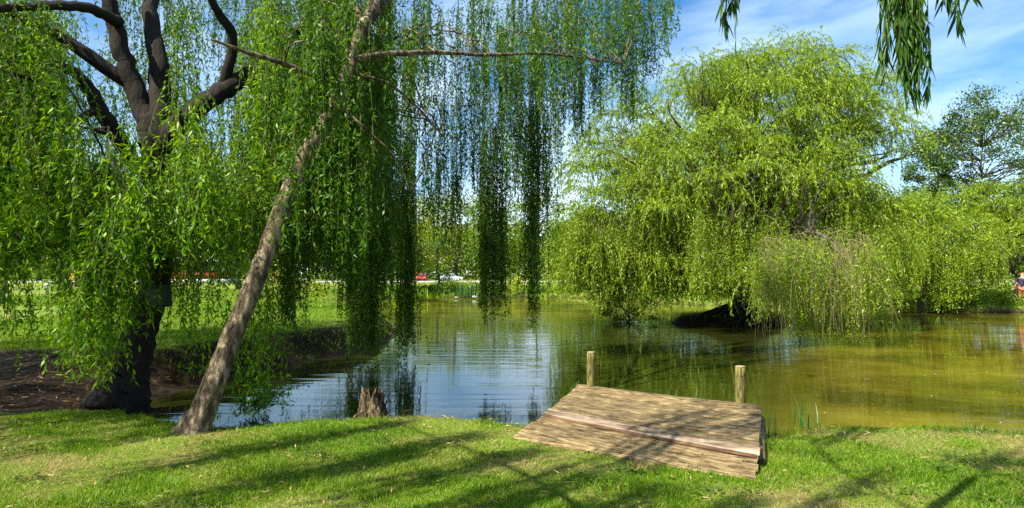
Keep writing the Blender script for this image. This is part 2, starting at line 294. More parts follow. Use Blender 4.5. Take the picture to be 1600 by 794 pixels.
# ---------------------------------------------------------------- foliage tools
def grow(st, di, ln, M_=10, g=1.2, wob=0.10, r=rng):
    p = np.array(st, float); v = unit(np.array(di, float)); ln = np.asarray(ln, float); ds = (ln / M_)[:, None]; out = [p.copy()]
    g = np.broadcast_to(np.asarray(g, float), (len(p),))[:, None]
    for _ in range(M_):
        v = v + np.array([0, 0, -1.0]) * g * ds + r.normal(0, wob, v.shape) * np.sqrt(ds); v = unit(v); p = p + v * ds; out.append(p.copy())
    return np.stack(out, 1)
def leaves(P, ln, per_m, Ll, Lw, r=rng, spread=0.75, down=0.45, t0=0.0, fold=False, zmin=0.03, mb=None):
    nl = np.maximum((ln * per_m).astype(int), 1); N_ = P.shape[1] - 1
    idx = np.repeat(np.arange(len(P)), nl); t = t0 + (1 - t0) * r.random(len(idx)) ** 0.9
    u = t * N_; k = np.minimum(u.astype(int), N_ - 1); f = (u - k)[:, None]
    a = P[idx, k]; b = P[idx, k + 1]; p = a * (1 - f) + b * f; tg = unit(b - a)
    d = unit(tg * 0.6 + r.normal(0, spread, p.shape) + np.array([0, 0, -down]))
    s = unit(np.cross(d, r.normal(0, 1, p.shape)))
    le = Ll * r.uniform(0.6, 1.2, len(p))[:, None]; wi = Lw * 0.5 * r.uniform(0.7, 1.2, len(p))[:, None]
    tip = p + d * le
    ok = (tip[:, 2] > zmin) & (p[:, 2] > zmin); p, d, s, le, wi, tip = p[ok], d[ok], s[ok], le[ok], wi[ok], tip[ok]
    n = len(p); mb = mb or MB()
    if fold:
        nn = np.cross(d, s); cur = np.array([0, 0, -1.0]) * le * 0.16
        v = np.stack([p, p + d * le * .3 + s * wi + nn * wi * .4, p + d * le * .3, p + d * le * .3 - s * wi + nn * wi * .4,
                      p + d * le * .68 + s * wi * .8 + nn * wi * .3 + cur * .4, p + d * le * .68 + cur * .4, p + d * le * .68 - s * wi * .8 + nn * wi * .3 + cur * .4, tip + cur], 1).reshape(-1, 3)
        o = (np.arange(n) * 8)[:, None]
        q = np.concatenate([o + np.array([1, 2, 5, 4]), o + np.array([2, 3, 6, 5])]); tr = np.concatenate([o + np.array(x) for x in ([0, 2, 1], [0, 3, 2], [4, 5, 7], [5, 6, 7])])
        mb.v.append(v); mb.f.append(q + mb.n); mb.f.append(tr + mb.n); mb.n += len(v)
    else:
        v = np.stack([p, p + d * le * .42 + s * wi, tip, p + d * le * .42 - s * wi], 1).reshape(-1, 3)
        mb.add(v, np.arange(n * 4).reshape(n, 4))
    return mb
def twigs(P, r0=0.005, r1=0.002, mb=None, every=1):
    P = P[::every]; n, m, _ = P.shape; mb = mb or MB()
    t = unit(np.gradient(P, axis=1)); a = unit(np.cross(t, np.array([0.3, 0.9, 0.1]))); b = np.cross(t, a)
    rad = np.linspace(r0, r1, m)[None, :, None]
    ring = np.stack([P + rad * (math.cos(q) * a + math.sin(q) * b) for q in (0, 2.094, 4.189)], 2)
    v = ring.reshape(-1, 3); base = (np.arange(n)[:, None] * m + np.arange(m - 1)[None]) * 3
    q = np.concatenate([np.stack([base + j, base + (j + 1) % 3, base + 3 + (j + 1) % 3, base + 3 + j], -1).reshape(-1, 4) for j in range(3)])
    mb.add(v, q); return mb
def wobble_line(a, b, n, amp, r=rng, sag=0.0):
    a = np.array(a, float); b = np.array(b, float); t = np.linspace(0, 1, n)[:, None]; L_ = np.linalg.norm(b - a)
    p = a + (b - a) * t; w = np.cumsum(r.normal(0, 1, (n, 3)), 0); w -= w[0] + (w[-1] - w[0]) * t
    p = p + w * amp * L_ / n; p[:, 2] += sag * L_ * 4 * (t[:, 0] * (1 - t[:, 0])); return p
class Willow:
    def __init__(s, name, label, base, bark, seed, group=None):
        s.base = np.array(base, float); s.root = thing(name, label, 'tree', base, group); s.bark = bark; s.r = np.random.default_rng(seed)
        s.sk = []; s.limbs = []
    def limb(s, pts, name='limb', k=6, sides=12, rough=0.05):          # rows: px, py, depth, radius
        a = np.array([[*Q(p[0], p[1], p[2]), p[3]] for p in pts]); s.limb_w(a, name, k, sides, rough)
    def limb_w(s, a, name='limb', k=6, sides=12, rough=0.05):
        c = cr_smooth(a, k); c[:, 3] = np.maximum(c[:, 3], 0.004)
        jit = s.r.normal(0, 1, (len(c), 3)) * c[:, 3:4] * (0.03 if name == 'trunk' else 0.10); c[:, :3] += jit
        mb = MB(); mb.tube(c[:, :3], c[:, 3], sides, rough, r=s.r); mb.build(name, s.bark, s.root, smooth=True)
        s.sk.append(c); return c
    def near(s, p):
        allp = np.vstack([c for c in s.sk]); d = np.linalg.norm(allp[:, :3] - p, axis=1) + np.maximum(0, allp[:, 2] - p[2]) * 0.9
        i = np.argmin(d); return allp[i]
    def branch_to(s, p, mb, rad=None, sag=0.1):
        q = s.near(p); r0 = min(q[3] * 0.7, rad or 0.06); L_ = np.linalg.norm(p - q[:3]); n = max(4, int(L_ / 0.35))
        ln = wobble_line(q[:3], p, n, 0.22, s.r, sag); rr = np.linspace(max(r0, 0.012), 0.007, n)
        mb.tube(ln, rr, 6, cap=False); return ln

def island_style(w, clumps, per, L0, L1, leafmat_, per_m=15, Ll=0.12, Lw=0.030, g=1.6, up=0.5, flat=1.0, zcut=0.05, twig_every=4, rbranch=0.06, crown='crown', spread=.75, down=.35):
    r = w.r; bm = MB(); ST = []; DI = []; LN = []; 
    for (c, rad, lf) in clumps:
        c = np.array(c, float); w.branch_to(c, bm, rbranch)
        n = int(per * rad ** 1.6)
        u = unit(r.normal(0, 1, (n, 3))); u[:, 2] = np.abs(u[:, 2]) * 0.6 + up
        out = unit(u); st = c + out * rad * r.uniform(0.1, 0.75, (n, 1)) * np.array([1, 1, 0.75 * flat]); ST.append(st)
        DI.append(out); LN.append(r.uniform(L0, L1, n) * lf)
        for _ in range(max(2, int(rad * 4))):
            e = c + unit(r.normal(0, 1, 3) + np.array([0, 0, .4])) * rad * 0.8; ln = wobble_line(c, e, 6, 0.3, r); bm.tube(ln, np.linspace(0.014, 0.004, 6), 4, cap=False)
    ST = np.vstack(ST); DI = np.vstack(DI); LN = np.concatenate(LN)
    LN = np.minimum(LN, np.maximum(ST[:, 2] + 0.25, 0.3))
    P = grow(ST, DI, LN, 9, g, 0.28, r)
    bm.build('branches', w.bark, w.root, smooth=True)
    twigs(P, 0.006, 0.003, every=twig_every).build('twigs', M['twig'], w.root)
    leaves(P, LN, per_m, Ll, Lw, r, zmin=zcut, spread=spread, down=down).build(crown, leafmat_, w.root)

# ---------------------------------------------------------------- the leaning willow on the near bank
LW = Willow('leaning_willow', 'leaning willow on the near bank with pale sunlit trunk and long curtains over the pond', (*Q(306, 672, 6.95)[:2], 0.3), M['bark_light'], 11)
LW_T = [(298, 694, 6.93, .23), (308, 668, 6.95, .17), (322, 635, 6.98, .128), (336, 600, 7.0, .117), (366, 520, 7.1, .104), (393, 455, 7.15, .103), (412, 405, 7.2, .096), (440, 325, 7.4, .094), (472, 245, 7.6, .086), (515, 175, 7.9, .088), (543, 105, 8.1, .078), (560, 50, 8.3, .072), (585, 0, 8.6, .066), (625, -60, 9.2, .06), (690, -110, 10.2, .05)]
LW.limb(LW_T, 'trunk', sides=24, rough=.02)
LW.limb([(470, 250, 7.6, .02), (455, 225, 7.3, .014), (470, 190, 7.0, .008)])
LW.limb([(548, 90, 8.1, .045), (600, 82, 8.4, .036), (680, 79, 9, .031), (760, 83, 9.7, .026), (840, 80, 10.5, .022), (900, 86, 11.2, .018), (975, 97, 12, .010)])
LW.limb([(540, 130, 8.0, .04), (490, 118, 7.6, .034), (440, 96, 7.3, .028), (385, 80, 7.0, .022), (325, 58, 6.7, .012)])
LW.limb([(550, 112, 8.1, .022), (605, 128, 8.3, .017), (650, 165, 8.6, .013), (690, 210, 8.9, .008)])
LW.limb([(530, 165, 7.9, .02), (575, 205, 8.0, .015), (620, 250, 8.2, .010), (640, 300, 8.3, .006)])
LW.limb([(560, 40, 8.3, .07), (640, -40, 10, .06), (740, -90, 12, .05), (860, -90, 14, .035), (980, -60, 15.5, .02), (1060, -30, 16, .01)])
LW.limb([(585, 0, 8.6, .07), (590, -90, 10, .06), (620, -130, 12.5, .05), (660, -120, 15, .035), (700, -90, 17, .015)])
LW.limb([(565, 30, 8.4, .05), (520, -40, 9.5, .045), (480, -70, 11.5, .035), (450, -50, 14, .015)])
def bundles(w, rows, leafm, per_m=24, Ll=0.085, Lw=0.019, wob=0.06, name='crown', tw='twigs', connect=0.5, dspread=.35):
    r = w.r; bm = MB(); ST = []; DI = []; LN = []
    for (px, yt, yb, d, wd, n) in rows:
        top = Q(px, yt, d); zb = Q(px, yb, d)[2]
        if connect and r.random() < connect: w.branch_to(top, bm, 0.014, 0.22)
        k = n; off = r.normal(0, 0.30, (k, 3)) * np.array([wd, wd, 0.45]); st = top + off
        L_ = (st[:, 2] - max(zb, 0.02)) * (1 - np.abs(r.normal(0, 0.22, k))).clip(0.25, 1.0)
        L_ = np.maximum(L_ * 1.03, 0.3)
        ST.append(st); di = r.normal(0, dspread, (k, 3)); di[:, 2] = -0.6; DI.append(di); LN.append(L_)
    ST = np.vstack(ST); DI = np.vstack(DI); LN = np.concatenate(LN)
    P = grow(ST, DI, LN, 12, 2.2, wob, r)
    if connect: bm.build('branches', w.bark, w.root, smooth=True)
    twigs(P, 0.004, 0.002, every=2).build(tw, M['twig'], w.root)
    return leaves(P, LN, per_m, Ll, Lw, r).build(name, leafm, w.root)
rows = []
def col(px, yt, yb, d, wd, n, w2=0.8):            # a hanging rope: several stacked tufts that taper to the tip
    rows.append((px, yt, yb, d, wd, n)); h = yb - yt
    rows.append((px + rng.normal(0, 4), yt + h * .35, yb - h * .05, d, wd * w2, int(n * .7)))
    rows.append((px + rng.normal(0, 3), yt + h * .62, yb, d, wd * .7, int(n * .6)))
for a in [(1045, -60, 60, 14, .35, 12), (1015, -60, 125, 14, .4, 16), (990, -60, 195, 13.5, .35, 16), (965, -60, 150, 13.5, .4, 16), (938, -60, 185, 13.5, .35, 14), (905, -50, 225, 13.5, .3, 16), (885, -50, 190, 13.5, .3, 12),
          (868, -50, 270, 14, .25, 10), (858, 40, 390, 14.5, .2, 9), (836, 0, 508, 15, .14, 30), (848, 90, 330, 14.6, .14, 10), (815, -40, 330, 14.5, .26, 14), (799, -40, 310, 14, .26, 13), (783, 40, 492, 15, .14, 28), (757, 60, 502, 15, .13, 28), (740, 0, 300, 14, .22, 12),
          (716, 20, 400, 14, .15, 13), (688, 20, 395, 13.5, .15, 12), (664, 0, 370, 13, .18, 11), (636, 40, 562, 15.2, .34, 46), (606, 20, 420, 14, .26, 17), (582, 60, 558, 15.2, .38, 50), (560, 60, 552, 15.0, .36, 44), (545, 40, 490, 13, .35, 26),
          (520, 60, 430, 11, .4, 26), (498, 120, 400, 10, .4, 24), (478, 160, 440, 9.5, .3, 18), (452, 180, 515, 10, .26, 26), (600, 120, 470, 12, .35, 20)]:
    col(*a)
for _ in range(40):                                # the upper veil above and around the limb
    px = rng.uniform(590, 1050); top = rng.uniform(-70, 60); d = rng.uniform(9.5, 14.5)
    lim = np.interp(px, [590, 700, 780, 800, 870, 900, 960, 1010, 1055], [200, 150, 170, 290, 150, 150, 120, 80, 30])
    rows.append((px, top, lim * rng.uniform(0.35, 1.05), d, .35, 9))
for _ in range(46):                                # left of the trunk top, towards the big tree
    px = rng.uniform(400 if _ % 3 else 480, 600); rows.append((px, rng.uniform(-60, 120), rng.uniform(150, 430), rng.uniform(8.2, 11), .35, 12))
for _ in range(20):
    px = rng.uniform(400, 600); rows.append((px, rng.uniform(120, 280), rng.uniform(330, 470), rng.uniform(9, 13), .4, 14))
for a in [(478, 60, 235, 7.1, .16, 12), (500, 20, 215, 7.2, .16, 14), (520, 70, 230, 7.3, .14, 12), (536, 0, 170, 7.6, .14, 12), (462, 120, 330, 7.0, .12, 9), (548, -40, 90, 7.9, .15, 8), (445, 250, 400, 7.0, .08, 6)]: rows.append(a)
rows = [(a, b, c, d, e, int(n * 1.45)) for a, b, c, d, e, n in rows]
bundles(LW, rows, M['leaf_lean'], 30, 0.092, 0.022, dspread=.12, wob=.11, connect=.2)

# ---------------------------------------------------------------- the big willow at left
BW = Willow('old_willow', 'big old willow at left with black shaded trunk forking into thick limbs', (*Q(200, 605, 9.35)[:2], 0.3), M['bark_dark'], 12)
BW.limb([(185, 640, 9.2, .42), (198, 600, 9.3, .32), (208, 565, 9.35, .25), (226, 500, 9.4, .205), (243, 450, 9.5, .185), (252, 380, 9.5, .17), (250, 300, 9.5, .175), (243, 230, 9.5, .21), (240, 185, 9.6, .22)], 'trunk', sides=18, rough=0.07)
BW.limb([(242, 235, 9.5, .16), (246, 150, 9.6, .15), (240, 80, 9.7, .13), (228, 20, 9.8, .11), (235, -50, 10, .09), (255, -150, 10.5, .06)])
BW.limb([(240, 215, 9.5, .15), (208, 140, 9.5, .14), (182, 70, 9.4, .12), (165, 0, 9.3, .10), (140, -90, 9.2, .06)])
BW.limb([(246, 225, 9.5, .15), (300, 172, 9.5, .14), (350, 135, 9.6, .13), (402, 100, 9.8, .10), (452, 52, 10.1, .085), (510, 8, 10.6, .07), (570, -60, 11.5, .05)])
BW.limb([(240, 290, 9.45, .11), (195, 235, 9.3, .105), (150, 165, 9.1, .10), (115, 115, 8.9, .075), (60, 95, 8.6, .05), (-20, 85, 8.3, .03)])
BW.limb([(178, 30, 9.3, .08), (130, 8, 8.6, .065), (60, 5, 8.1, .055), (-60, 12, 7.6, .04)])
BW.limb([(345, 135, 9.6, .08), (360, 60, 9.4, .07), (330, 5, 9.0, .055), (300, -70, 8.5, .03)])
BW.limb([(150, 165, 9.1, .05), (110, 185, 8.6, .04), (60, 130, 8.0, .03), (0, 110, 7.6, .018)])
BW.limb([(240, 280, 9.4, .06), (205, 250, 8.6, .045), (175, 215, 7.8, .03), (140, 200, 7.2, .016)])
BW.limb([(200, 130, 9.5, .10), (60, 40, 9.0, .08), (-150, -40, 8.5, .06), (-420, -60, 8.2, .03)])
BW.limb([(215, 300, 9.4, .05), (100, 250, 8.4, .035), (20, 215, 7.6, .02)])
rowsB = []
def fill(rows, n, x0, x1, yt0, yt1, fb, d0, d1, wd, ns):
    for _ in range(n):
        px = rng.uniform(x0, x1); yb = fb(px) * rng.uniform(0.86, 1.0); yt = rng.uniform(yt0, yt1)
        if yb < yt + 40: yt = yb - 60
        rows.append((px, yt, yb, rng.uniform(d0, d1), wd, ns))
def bottom(px): return np.interp(px, [-60, 0, 40, 60, 75, 125, 138, 160, 178, 195, 225, 238, 268, 275, 300, 330, 345, 360, 400], [460, 455, 445, 420, 410, 405, 500, 590, 550, 430, 430, 380, 380, 430, 430, 440, 430, 410, 405])
fill(rowsB, 95, -80, 330, 170, 400, bottom, 6.6, 8.2, .24, 12)
fill(rowsB, 60, -80, 360, 60, 260, lambda x: min(bottom(x), 420), 7.0, 9.0, .3, 12)
fill(rowsB, 60, -90, 420, -70, 90, lambda x: 220, 7.5, 10.5, .35, 10)
fill(rowsB, 36, 260, 470, -40, 120, lambda x: 330, 8.2, 11.0, .35, 11)
fill(rowsB, 34, 270, 430, 200, 330, lambda x: 415, 8.0, 11.0, .25, 11)
for a in [(155, 380, 605, 6.9, .20, 34), (150, 430, 590, 7.0, .2, 26), (295, 400, 540, 7.8, .14, 8), (326, 400, 600, 7.6, .12, 9), (210, 400, 540, 7.6, .14, 12), (20, 400, 545, 7.2, .2, 9), (-30, 380, 590, 7.0, .3, 16), (45, 440, 540, 7.0, .12, 5), (275, 340, 455, 8, .3, 16), (300, 350, 440, 8, .25, 16), (322, 340, 450, 8.2, .3, 16), (350, 340, 455, 8, .25, 14), (395, 430, 640, 7.9, .13, 12), (418, 460, 655, 8.6, .13, 12), (378, 480, 650, 8.4, .12, 9)]: rowsB.append(a)
def open_at(a, b, c, d):
    if d < 9.6:
        for (x0, y0, rx, ry) in ((245, 190, 48, 105), (335, 135, 55, 40), (420, 80, 40, 32), (170, 60, 26, 70), (130, 140, 34, 40), (60, 100, 40, 18), (60, 5, 60, 16)):
            if abs(a - x0) < rx and b < y0 + ry - 12 and c > y0 - ry + 12 and rng.random() < .36: return True
    for (x0, y0, rx, ry) in ((247, 200, 30, 80), (205, 95, 20, 40), (345, 165, 28, 38), (310, 105, 22, 28), (140, 80, 22, 28), (165, 170, 26, 60)):
        if abs(a - x0) < rx and b < y0 + ry and c > y0 - ry: return True
    return False
rowsB = [(a, b, c, d, e, int(n * 1.35)) if not open_at(a, b, c, d) else (a, max(b, 300), max(c, 380), d, e, int(n * 1.2)) for a, b, c, d, e, n in rowsB if not (open_at(a, b, c, d) and c < 340)]
for _ in range(70):                                # high rear of the crown, added mostly out of view to shade the left bank
    x = rng.uniform(-12, -5.5); y = rng.uniform(8.5, 14); zt = rng.uniform(8.4, 10.5)
    rowsB.append((800 + F * x / y, HZ - F * (zt - CAMZ) / y, HZ - F * (zt - rng.uniform(1.2, 2.4) - CAMZ) / y, y, 1.0, 26))
for _ in range(190):                               # unseen far left of the crown, added to shade the bare mud
    x = rng.uniform(-13, -5.6); y = rng.uniform(3.2, 12); zt = rng.uniform(4.6, 7.5)
    if x > -.80 * y - .4: continue
    rowsB.append((800 + F * x / y, HZ - F * (zt - CAMZ) / y, HZ - F * (zt - rng.uniform(1.2, 2.6) - CAMZ) / y, y, .6, 14))
for _ in range(110):                               # rear of the crown seen through the fork
    px = rng.uniform(-80, 560); d = rng.uniform(11, 13.5); yt = rng.uniform(-90, 330); yb = yt + rng.uniform(90, 260)
    if any(abs(px - x0) < rx + 8 and yt < y0 + ry and yb > y0 - ry for (x0, y0, rx, ry) in ((205, 95, 12, 22), (345, 165, 18, 26), (310, 105, 12, 16), (140, 85, 14, 18))): continue
    rowsB.append((px, yt, yb, d, .5, 22))
for _ in range(46):
    px = rng.uniform(-80, 190); q_ = (px, rng.uniform(-60, 130), rng.uniform(120, 260), rng.uniform(7.6, 9.0), .35, 14)
    if not open_at(*q_[:4]): rowsB.append(q_)
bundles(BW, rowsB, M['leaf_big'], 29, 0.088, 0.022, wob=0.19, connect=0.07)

# ---------------------------------------------------------------- the willow on the island
def ell_clumps(c, rad, n, r, rmin, rmax, lo=-0.15, holes=(), inner=0.62):
    out = []; c = np.array(c, float); rad = np.array(rad, float)
    for i in range(n):
        z = 1 - (i + 0.5) / n * (1 - lo); th = i * 2.399963 + r.uniform(-.25, .25); q = math.sqrt(max(0, 1 - z * z))
        u = np.array([q * math.cos(th), q * math.sin(th), z]) * r.uniform(inner, 1.0); p = c + u * rad; cr_ = r.uniform(rmin, rmax)
        px = 800 + F * p[0] / p[1]; py = HZ - F * (p[2] - CAMZ) / p[1]
        if any(((px - h[0]) / h[2]) ** 2 + ((py - h[1]) / h[3]) ** 2 < 1 for h in holes): continue
        out.append((p, cr_, 1.0))
    return out
IW = Willow('island_willow', 'broad bright green weeping willow growing on the small island', (8.7, 26.4, 0.25), M['bark_grey'], 13)
IW.limb_w(np.array([(9.2, 26.4, -.1, .55), (9.1, 26.4, .5, .42), (8.9, 26.4, 1.5, .36), (8.6, 26.4, 2.6, .33), (8.3, 26.4, 3.6, .3)]), 'trunk', sides=16, rough=.07)
def IL(*p): IW.limb_w(np.array(p, float))
IL((8.6, 26.4, 2.8, .24), (7.6, 26.0, 4.3, .2), (6.6, 25.6, 5.4, .15), (5.4, 25.4, 6.3, .1), (4.2, 25.4, 7.0, .05))
IL((8.4, 26.4, 3.4, .24), (8.3, 26.6, 5.2, .2), (8.0, 27.0, 7.2, .15), (7.4, 27.3, 9.2, .08), (7.0, 27.3, 10.2, .04))
IL((8.4, 26.4, 3.2, .24), (9.6, 26.2, 4.9, .19), (10.6, 26.0, 6.8, .14), (11.2, 25.8, 8.8, .08), (11.4, 25.8, 10.2, .04))
IL((8.8, 26.4, 2.2, .22), (10.4, 25.6, 3.6, .17), (12.0, 25.0, 4.8, .13), (13.6, 24.8, 5.9, .08), (14.6, 24.8, 6.3, .04))
IL((8.7, 26.3, 2.0, .2), (7.2, 25.4, 2.6, .14), (5.4, 24.8, 2.9, .1), (3.9, 24.4, 2.8, .05))
IL((8.9, 26.2, 1.6, .2), (9.4, 24.6, 2.8, .12), (9.7, 22.6, 3.3, .08), (9.7, 20.8, 3.1, .05), (9.5, 19.2, 2.4, .02))
IL((8.6, 26.6, 3.0, .2), (8.6, 28.6, 4.8, .15), (8.8, 30.4, 6.4, .08), (9.0, 31.2, 7.2, .04))
IL((9.0, 26.4, 2.4, .18), (10.8, 27.4, 5.2, .13), (13.2, 28.0, 7.2, .08), (14.2, 28.0, 8.0, .04))
IL((8.5, 26.4, 3.4, .15), (7.2, 26.2, 5.8, .1), (5.8, 26.2, 7.9, .05))
IL((8.5, 26.2, 3.4, .13), (9.0, 24.4, 5.6, .09), (9.4, 22.9, 7.2, .05))
r13 = IW.r
holes = [(1085, 190, 36, 38), (1190, 350, 42, 34), (1172, 205, 22, 26), (1240, 160, 18, 16), (1300, 215, 18, 16), (1130, 345, 34, 26), (1040, 150, 18, 14), (1378, 268, 40, 46), (1440, 330, 40, 70), (1225, 150, 20, 22), (1420, 90, 30, 50), (1060, 175, 26, 20), (1300, 190, 18, 18), (930, 100, 36, 60), (1020, 60, 40, 26)]
cl = ell_clumps((9.0, 26.2, 4.6), (5.6, 5.0, 5.9), 112, r13, 0.7, 1.2, -0.1, holes, 0.6)
for k in range(46):                                # upright inner branches
    u = r13.uniform(-1, 1); a_ = np.array([8.6 + u * .4, 26.4 + r13.uniform(-.4, .4), r13.uniform(3.4, 4.6)]); b_ = np.array([9.1 + u * 5.2, 26.2 + r13.uniform(-3, 2), 6.0 + (1 - u * u) * r13.uniform(1.5, 4.2)])
    q = wobble_line(a_, b_, 9, .25, r13, .04); IW.limb_w(np.column_stack([q, np.linspace(.10, .025, 9)]), 'limb', 2, 6)
cl += ell_clumps((10.2, 25.6, 6.6), (3.9, 4.2, 4.3), 40, r13, 0.6, 1.0, 0.1, holes, 0.75)
for (px, py, d, rr) in [(905, 385, 25, .8), (930, 340, 25, .9), (900, 420, 24.5, .7), (945, 400, 24, .9), (1000, 410, 24, .8), (970, 440, 24.4, .6), (1060, 420, 23.5, .8), (1100, 440, 23, .6), (920, 260, 25.5, .9), (935, 225, 25.5, .9), (965, 180, 26, .9), (1330, 300, 24.5, 1.0), (1290, 330, 23.5, 1.0), (1360, 335, 25, .9),
                        (1250, 390, 22, .7), (1330, 400, 22, .8), (1380, 400, 23, .8), (1300, 440, 19.5, .6), (1345, 450, 20, .6), (1180, 440, 21, .6), (1395, 210, 25, .7), (1405, 170, 25, .6), (1385, 130, 25.5, .7), (1400, 365, 24, .7), (1420, 235, 24, .5), (915, 270, 25, .8), (925, 300, 25, .9), (955, 260, 24.6, .9), (965, 310, 24, .9), (1000, 290, 23.6, .9), (900, 330, 25, .8), (940, 240, 25, .8), (1060, 250, 22.6, .8), (1120, 280, 21.8, .8), (1190, 260, 21.6, .9), (1260, 280, 21.6, .9), (1320, 250, 22.6, .8), (1040, 330, 22.6, .8), (1150, 215, 22.5, .7), (940, 205, 26, .7), (980, 150, 26, .8), (1010, 330, 23.4, .9), (890, 365, 25.5, .6), (1385, 350, 23.8, .7), (1405, 330, 24, .6), (1430, 375, 24.5, .6), (1365, 375, 23, .7), (1345, 350, 24, .7)]:
    cl.append((Q(px, py, d), rr, 1.0))
island_style(IW, cl, 72, 0.5, 1.8, M['leaf_island'], per_m=34, Ll=0.135, Lw=0.026, g=1.9, up=0.35, flat=.8, spread=.42, down=.6)
rowsI = []
def skirt(rows, n, x0, x1, y0, y1, fb, d0, d1, wd, ns): fill(rows, n, x0, x1, y0, y1, fb, d0, d1, wd, ns)
fi = lambda px: np.interp(px, [870, 900, 940, 980, 1040, 1100, 1200, 1240, 1290, 1350, 1375, 1400, 1440], [470, 482, 492, 490, 495, 480, 520, 545, 556, 552, 520, 470, 450])
skirt(rowsI, 170, 872, 1120, 320, 440, fi, 23.5, 27, .5, 26)
skirt(rowsI, 72, 1180, 1385, 370, 470, fi, 17.3, 20.0, .35, 13)
skirt(rowsI, 70, 1000, 1260, 330, 430, lambda x: 486, 26.5, 29.5, .6, 20)
skirt(rowsI, 85, 1080, 1420, 320, 440, lambda x: 480, 21, 25, .6, 20)
bundles(IW, rowsI, M['leaf_island'], 22, 0.115, 0.023, wob=0.25, name='skirt', tw='skirt_twigs', connect=False)
# bare brown twigs hanging in the lower right of the crown
st = np.array([Q(r13.uniform(1190, 1370), r13.uniform(360, 450), r13.uniform(17.2, 21)) for _ in range(460)]); di = r13.normal(0, .3, (460, 3)); di[:, 2] -= .4
ln = np.minimum(r13.uniform(.8, 2.2, 460), st[:, 2] + .1)
twigs(grow(st, di, ln, 9, 1.6, .2, r13), 0.0055, 0.003).build('bare_twigs', M['twig_pale'], IW.root)
# fallen limb and root mass at the waterline
mb = MB()
for i in range(60):
    a = r13.uniform(0, 2 * np.pi); e = np.array([8.7 + 2.0 * math.cos(a), 26.2 + 1.5 * math.sin(a), -0.1]); s_ = np.array([9.1 + .25 * math.cos(a), 26.4 + .25 * math.sin(a), .55]); q = wobble_line(s_, e, 9, .3, r13, .06); mb.tube(q, np.linspace(.13, .03, 9), 7, .08)
mb.build('roots', M['bark_dark'], IW.root, smooth=True)

# ---------------------------------------------------------------- other trees and shrubs
def scatter_tree(name, label, x, y, h, wr, leafm, n, Ls, seed, barkm=None, group=None, lo=0.18, trunk_r=None, sparse=False, up=0.0, cat='tree', nclump=26, droop=.4, lean=0.0):
    r = np.random.default_rng(seed); z0 = gz(x, y) - 0.05; t = thing(name, label, cat, (x, y, z0), group); barkm = barkm or M['bark_grey']
    tr = trunk_r or h * 0.022; mb = MB(); top = np.array([x + lean, y, z0 + h * 0.8]); base = np.array([x, y, z0])
    ln = wobble_line(base, top, 12, .25, r); mb.tube(ln, np.linspace(tr, tr * .2, 12) + np.array([tr * .5] + [0] * 11), 9, .05, r=r)
    mb.build('trunk', barkm, t, smooth=True)
    bm = MB(); ST = []; 
    for i in range(nclump):
        u = unit(r.normal(0, 1, 3)); u *= r.uniform(.35, 1.0) ** .5
        c = base + np.array([lean * .6 + u[0] * wr, u[1] * wr, h * (lo + 1) / 2 + u[2] * h * (1 - lo) / 2]); k = np.argmin(np.abs(ln[:, 2] - (c[2] - abs(u[0]) * wr * .6))); k = min(k, 10)
        q = wobble_line(ln[k], c, 6, .3, r, .03); bm.tube(q, np.linspace(tr * .35, tr * .06, 6), 5, cap=False)
        m_ = int(n / nclump * r.uniform(.6, 1.4)); rc = wr * r.uniform(.22, .42) * (1.15 if not sparse else .6)
        st = c + r.normal(0, .5, (m_, 3)) * rc * np.array([1, 1, .75]); ST.append(st)
        if sparse:
            for _ in range(7):
                e = c + unit(r.normal(0, 1, 3) + np.array([0, 0, .8])) * rc; bm.tube(wobble_line(c, e, 5, .3, r), np.linspace(tr * .10, tr * .03, 5), 4, cap=False)
    bm.build('branches', barkm, t, smooth=True)
    p = np.vstack(ST); d = unit(r.normal(0, 1, p.shape) + np.array([0, 0, -droop + up])); s_ = unit(np.cross(d, r.normal(0, 1, p.shape)))
    le = Ls * r.uniform(.6, 1.3, (len(p), 1)); v = np.stack([p, p + d * le * .45 + s_ * le * .3, p + d * le, p + d * le * .45 - s_ * le * .3], 1).reshape(-1, 3)
    v[:, 2] = np.maximum(v[:, 2], z0 + .02)
    mb = MB(); mb.add(v, np.arange(len(v)).reshape(-1, 4)); mb.build('crown', leafm, t)
    return t
def px_x(px, d): return (px - 800) / F * d
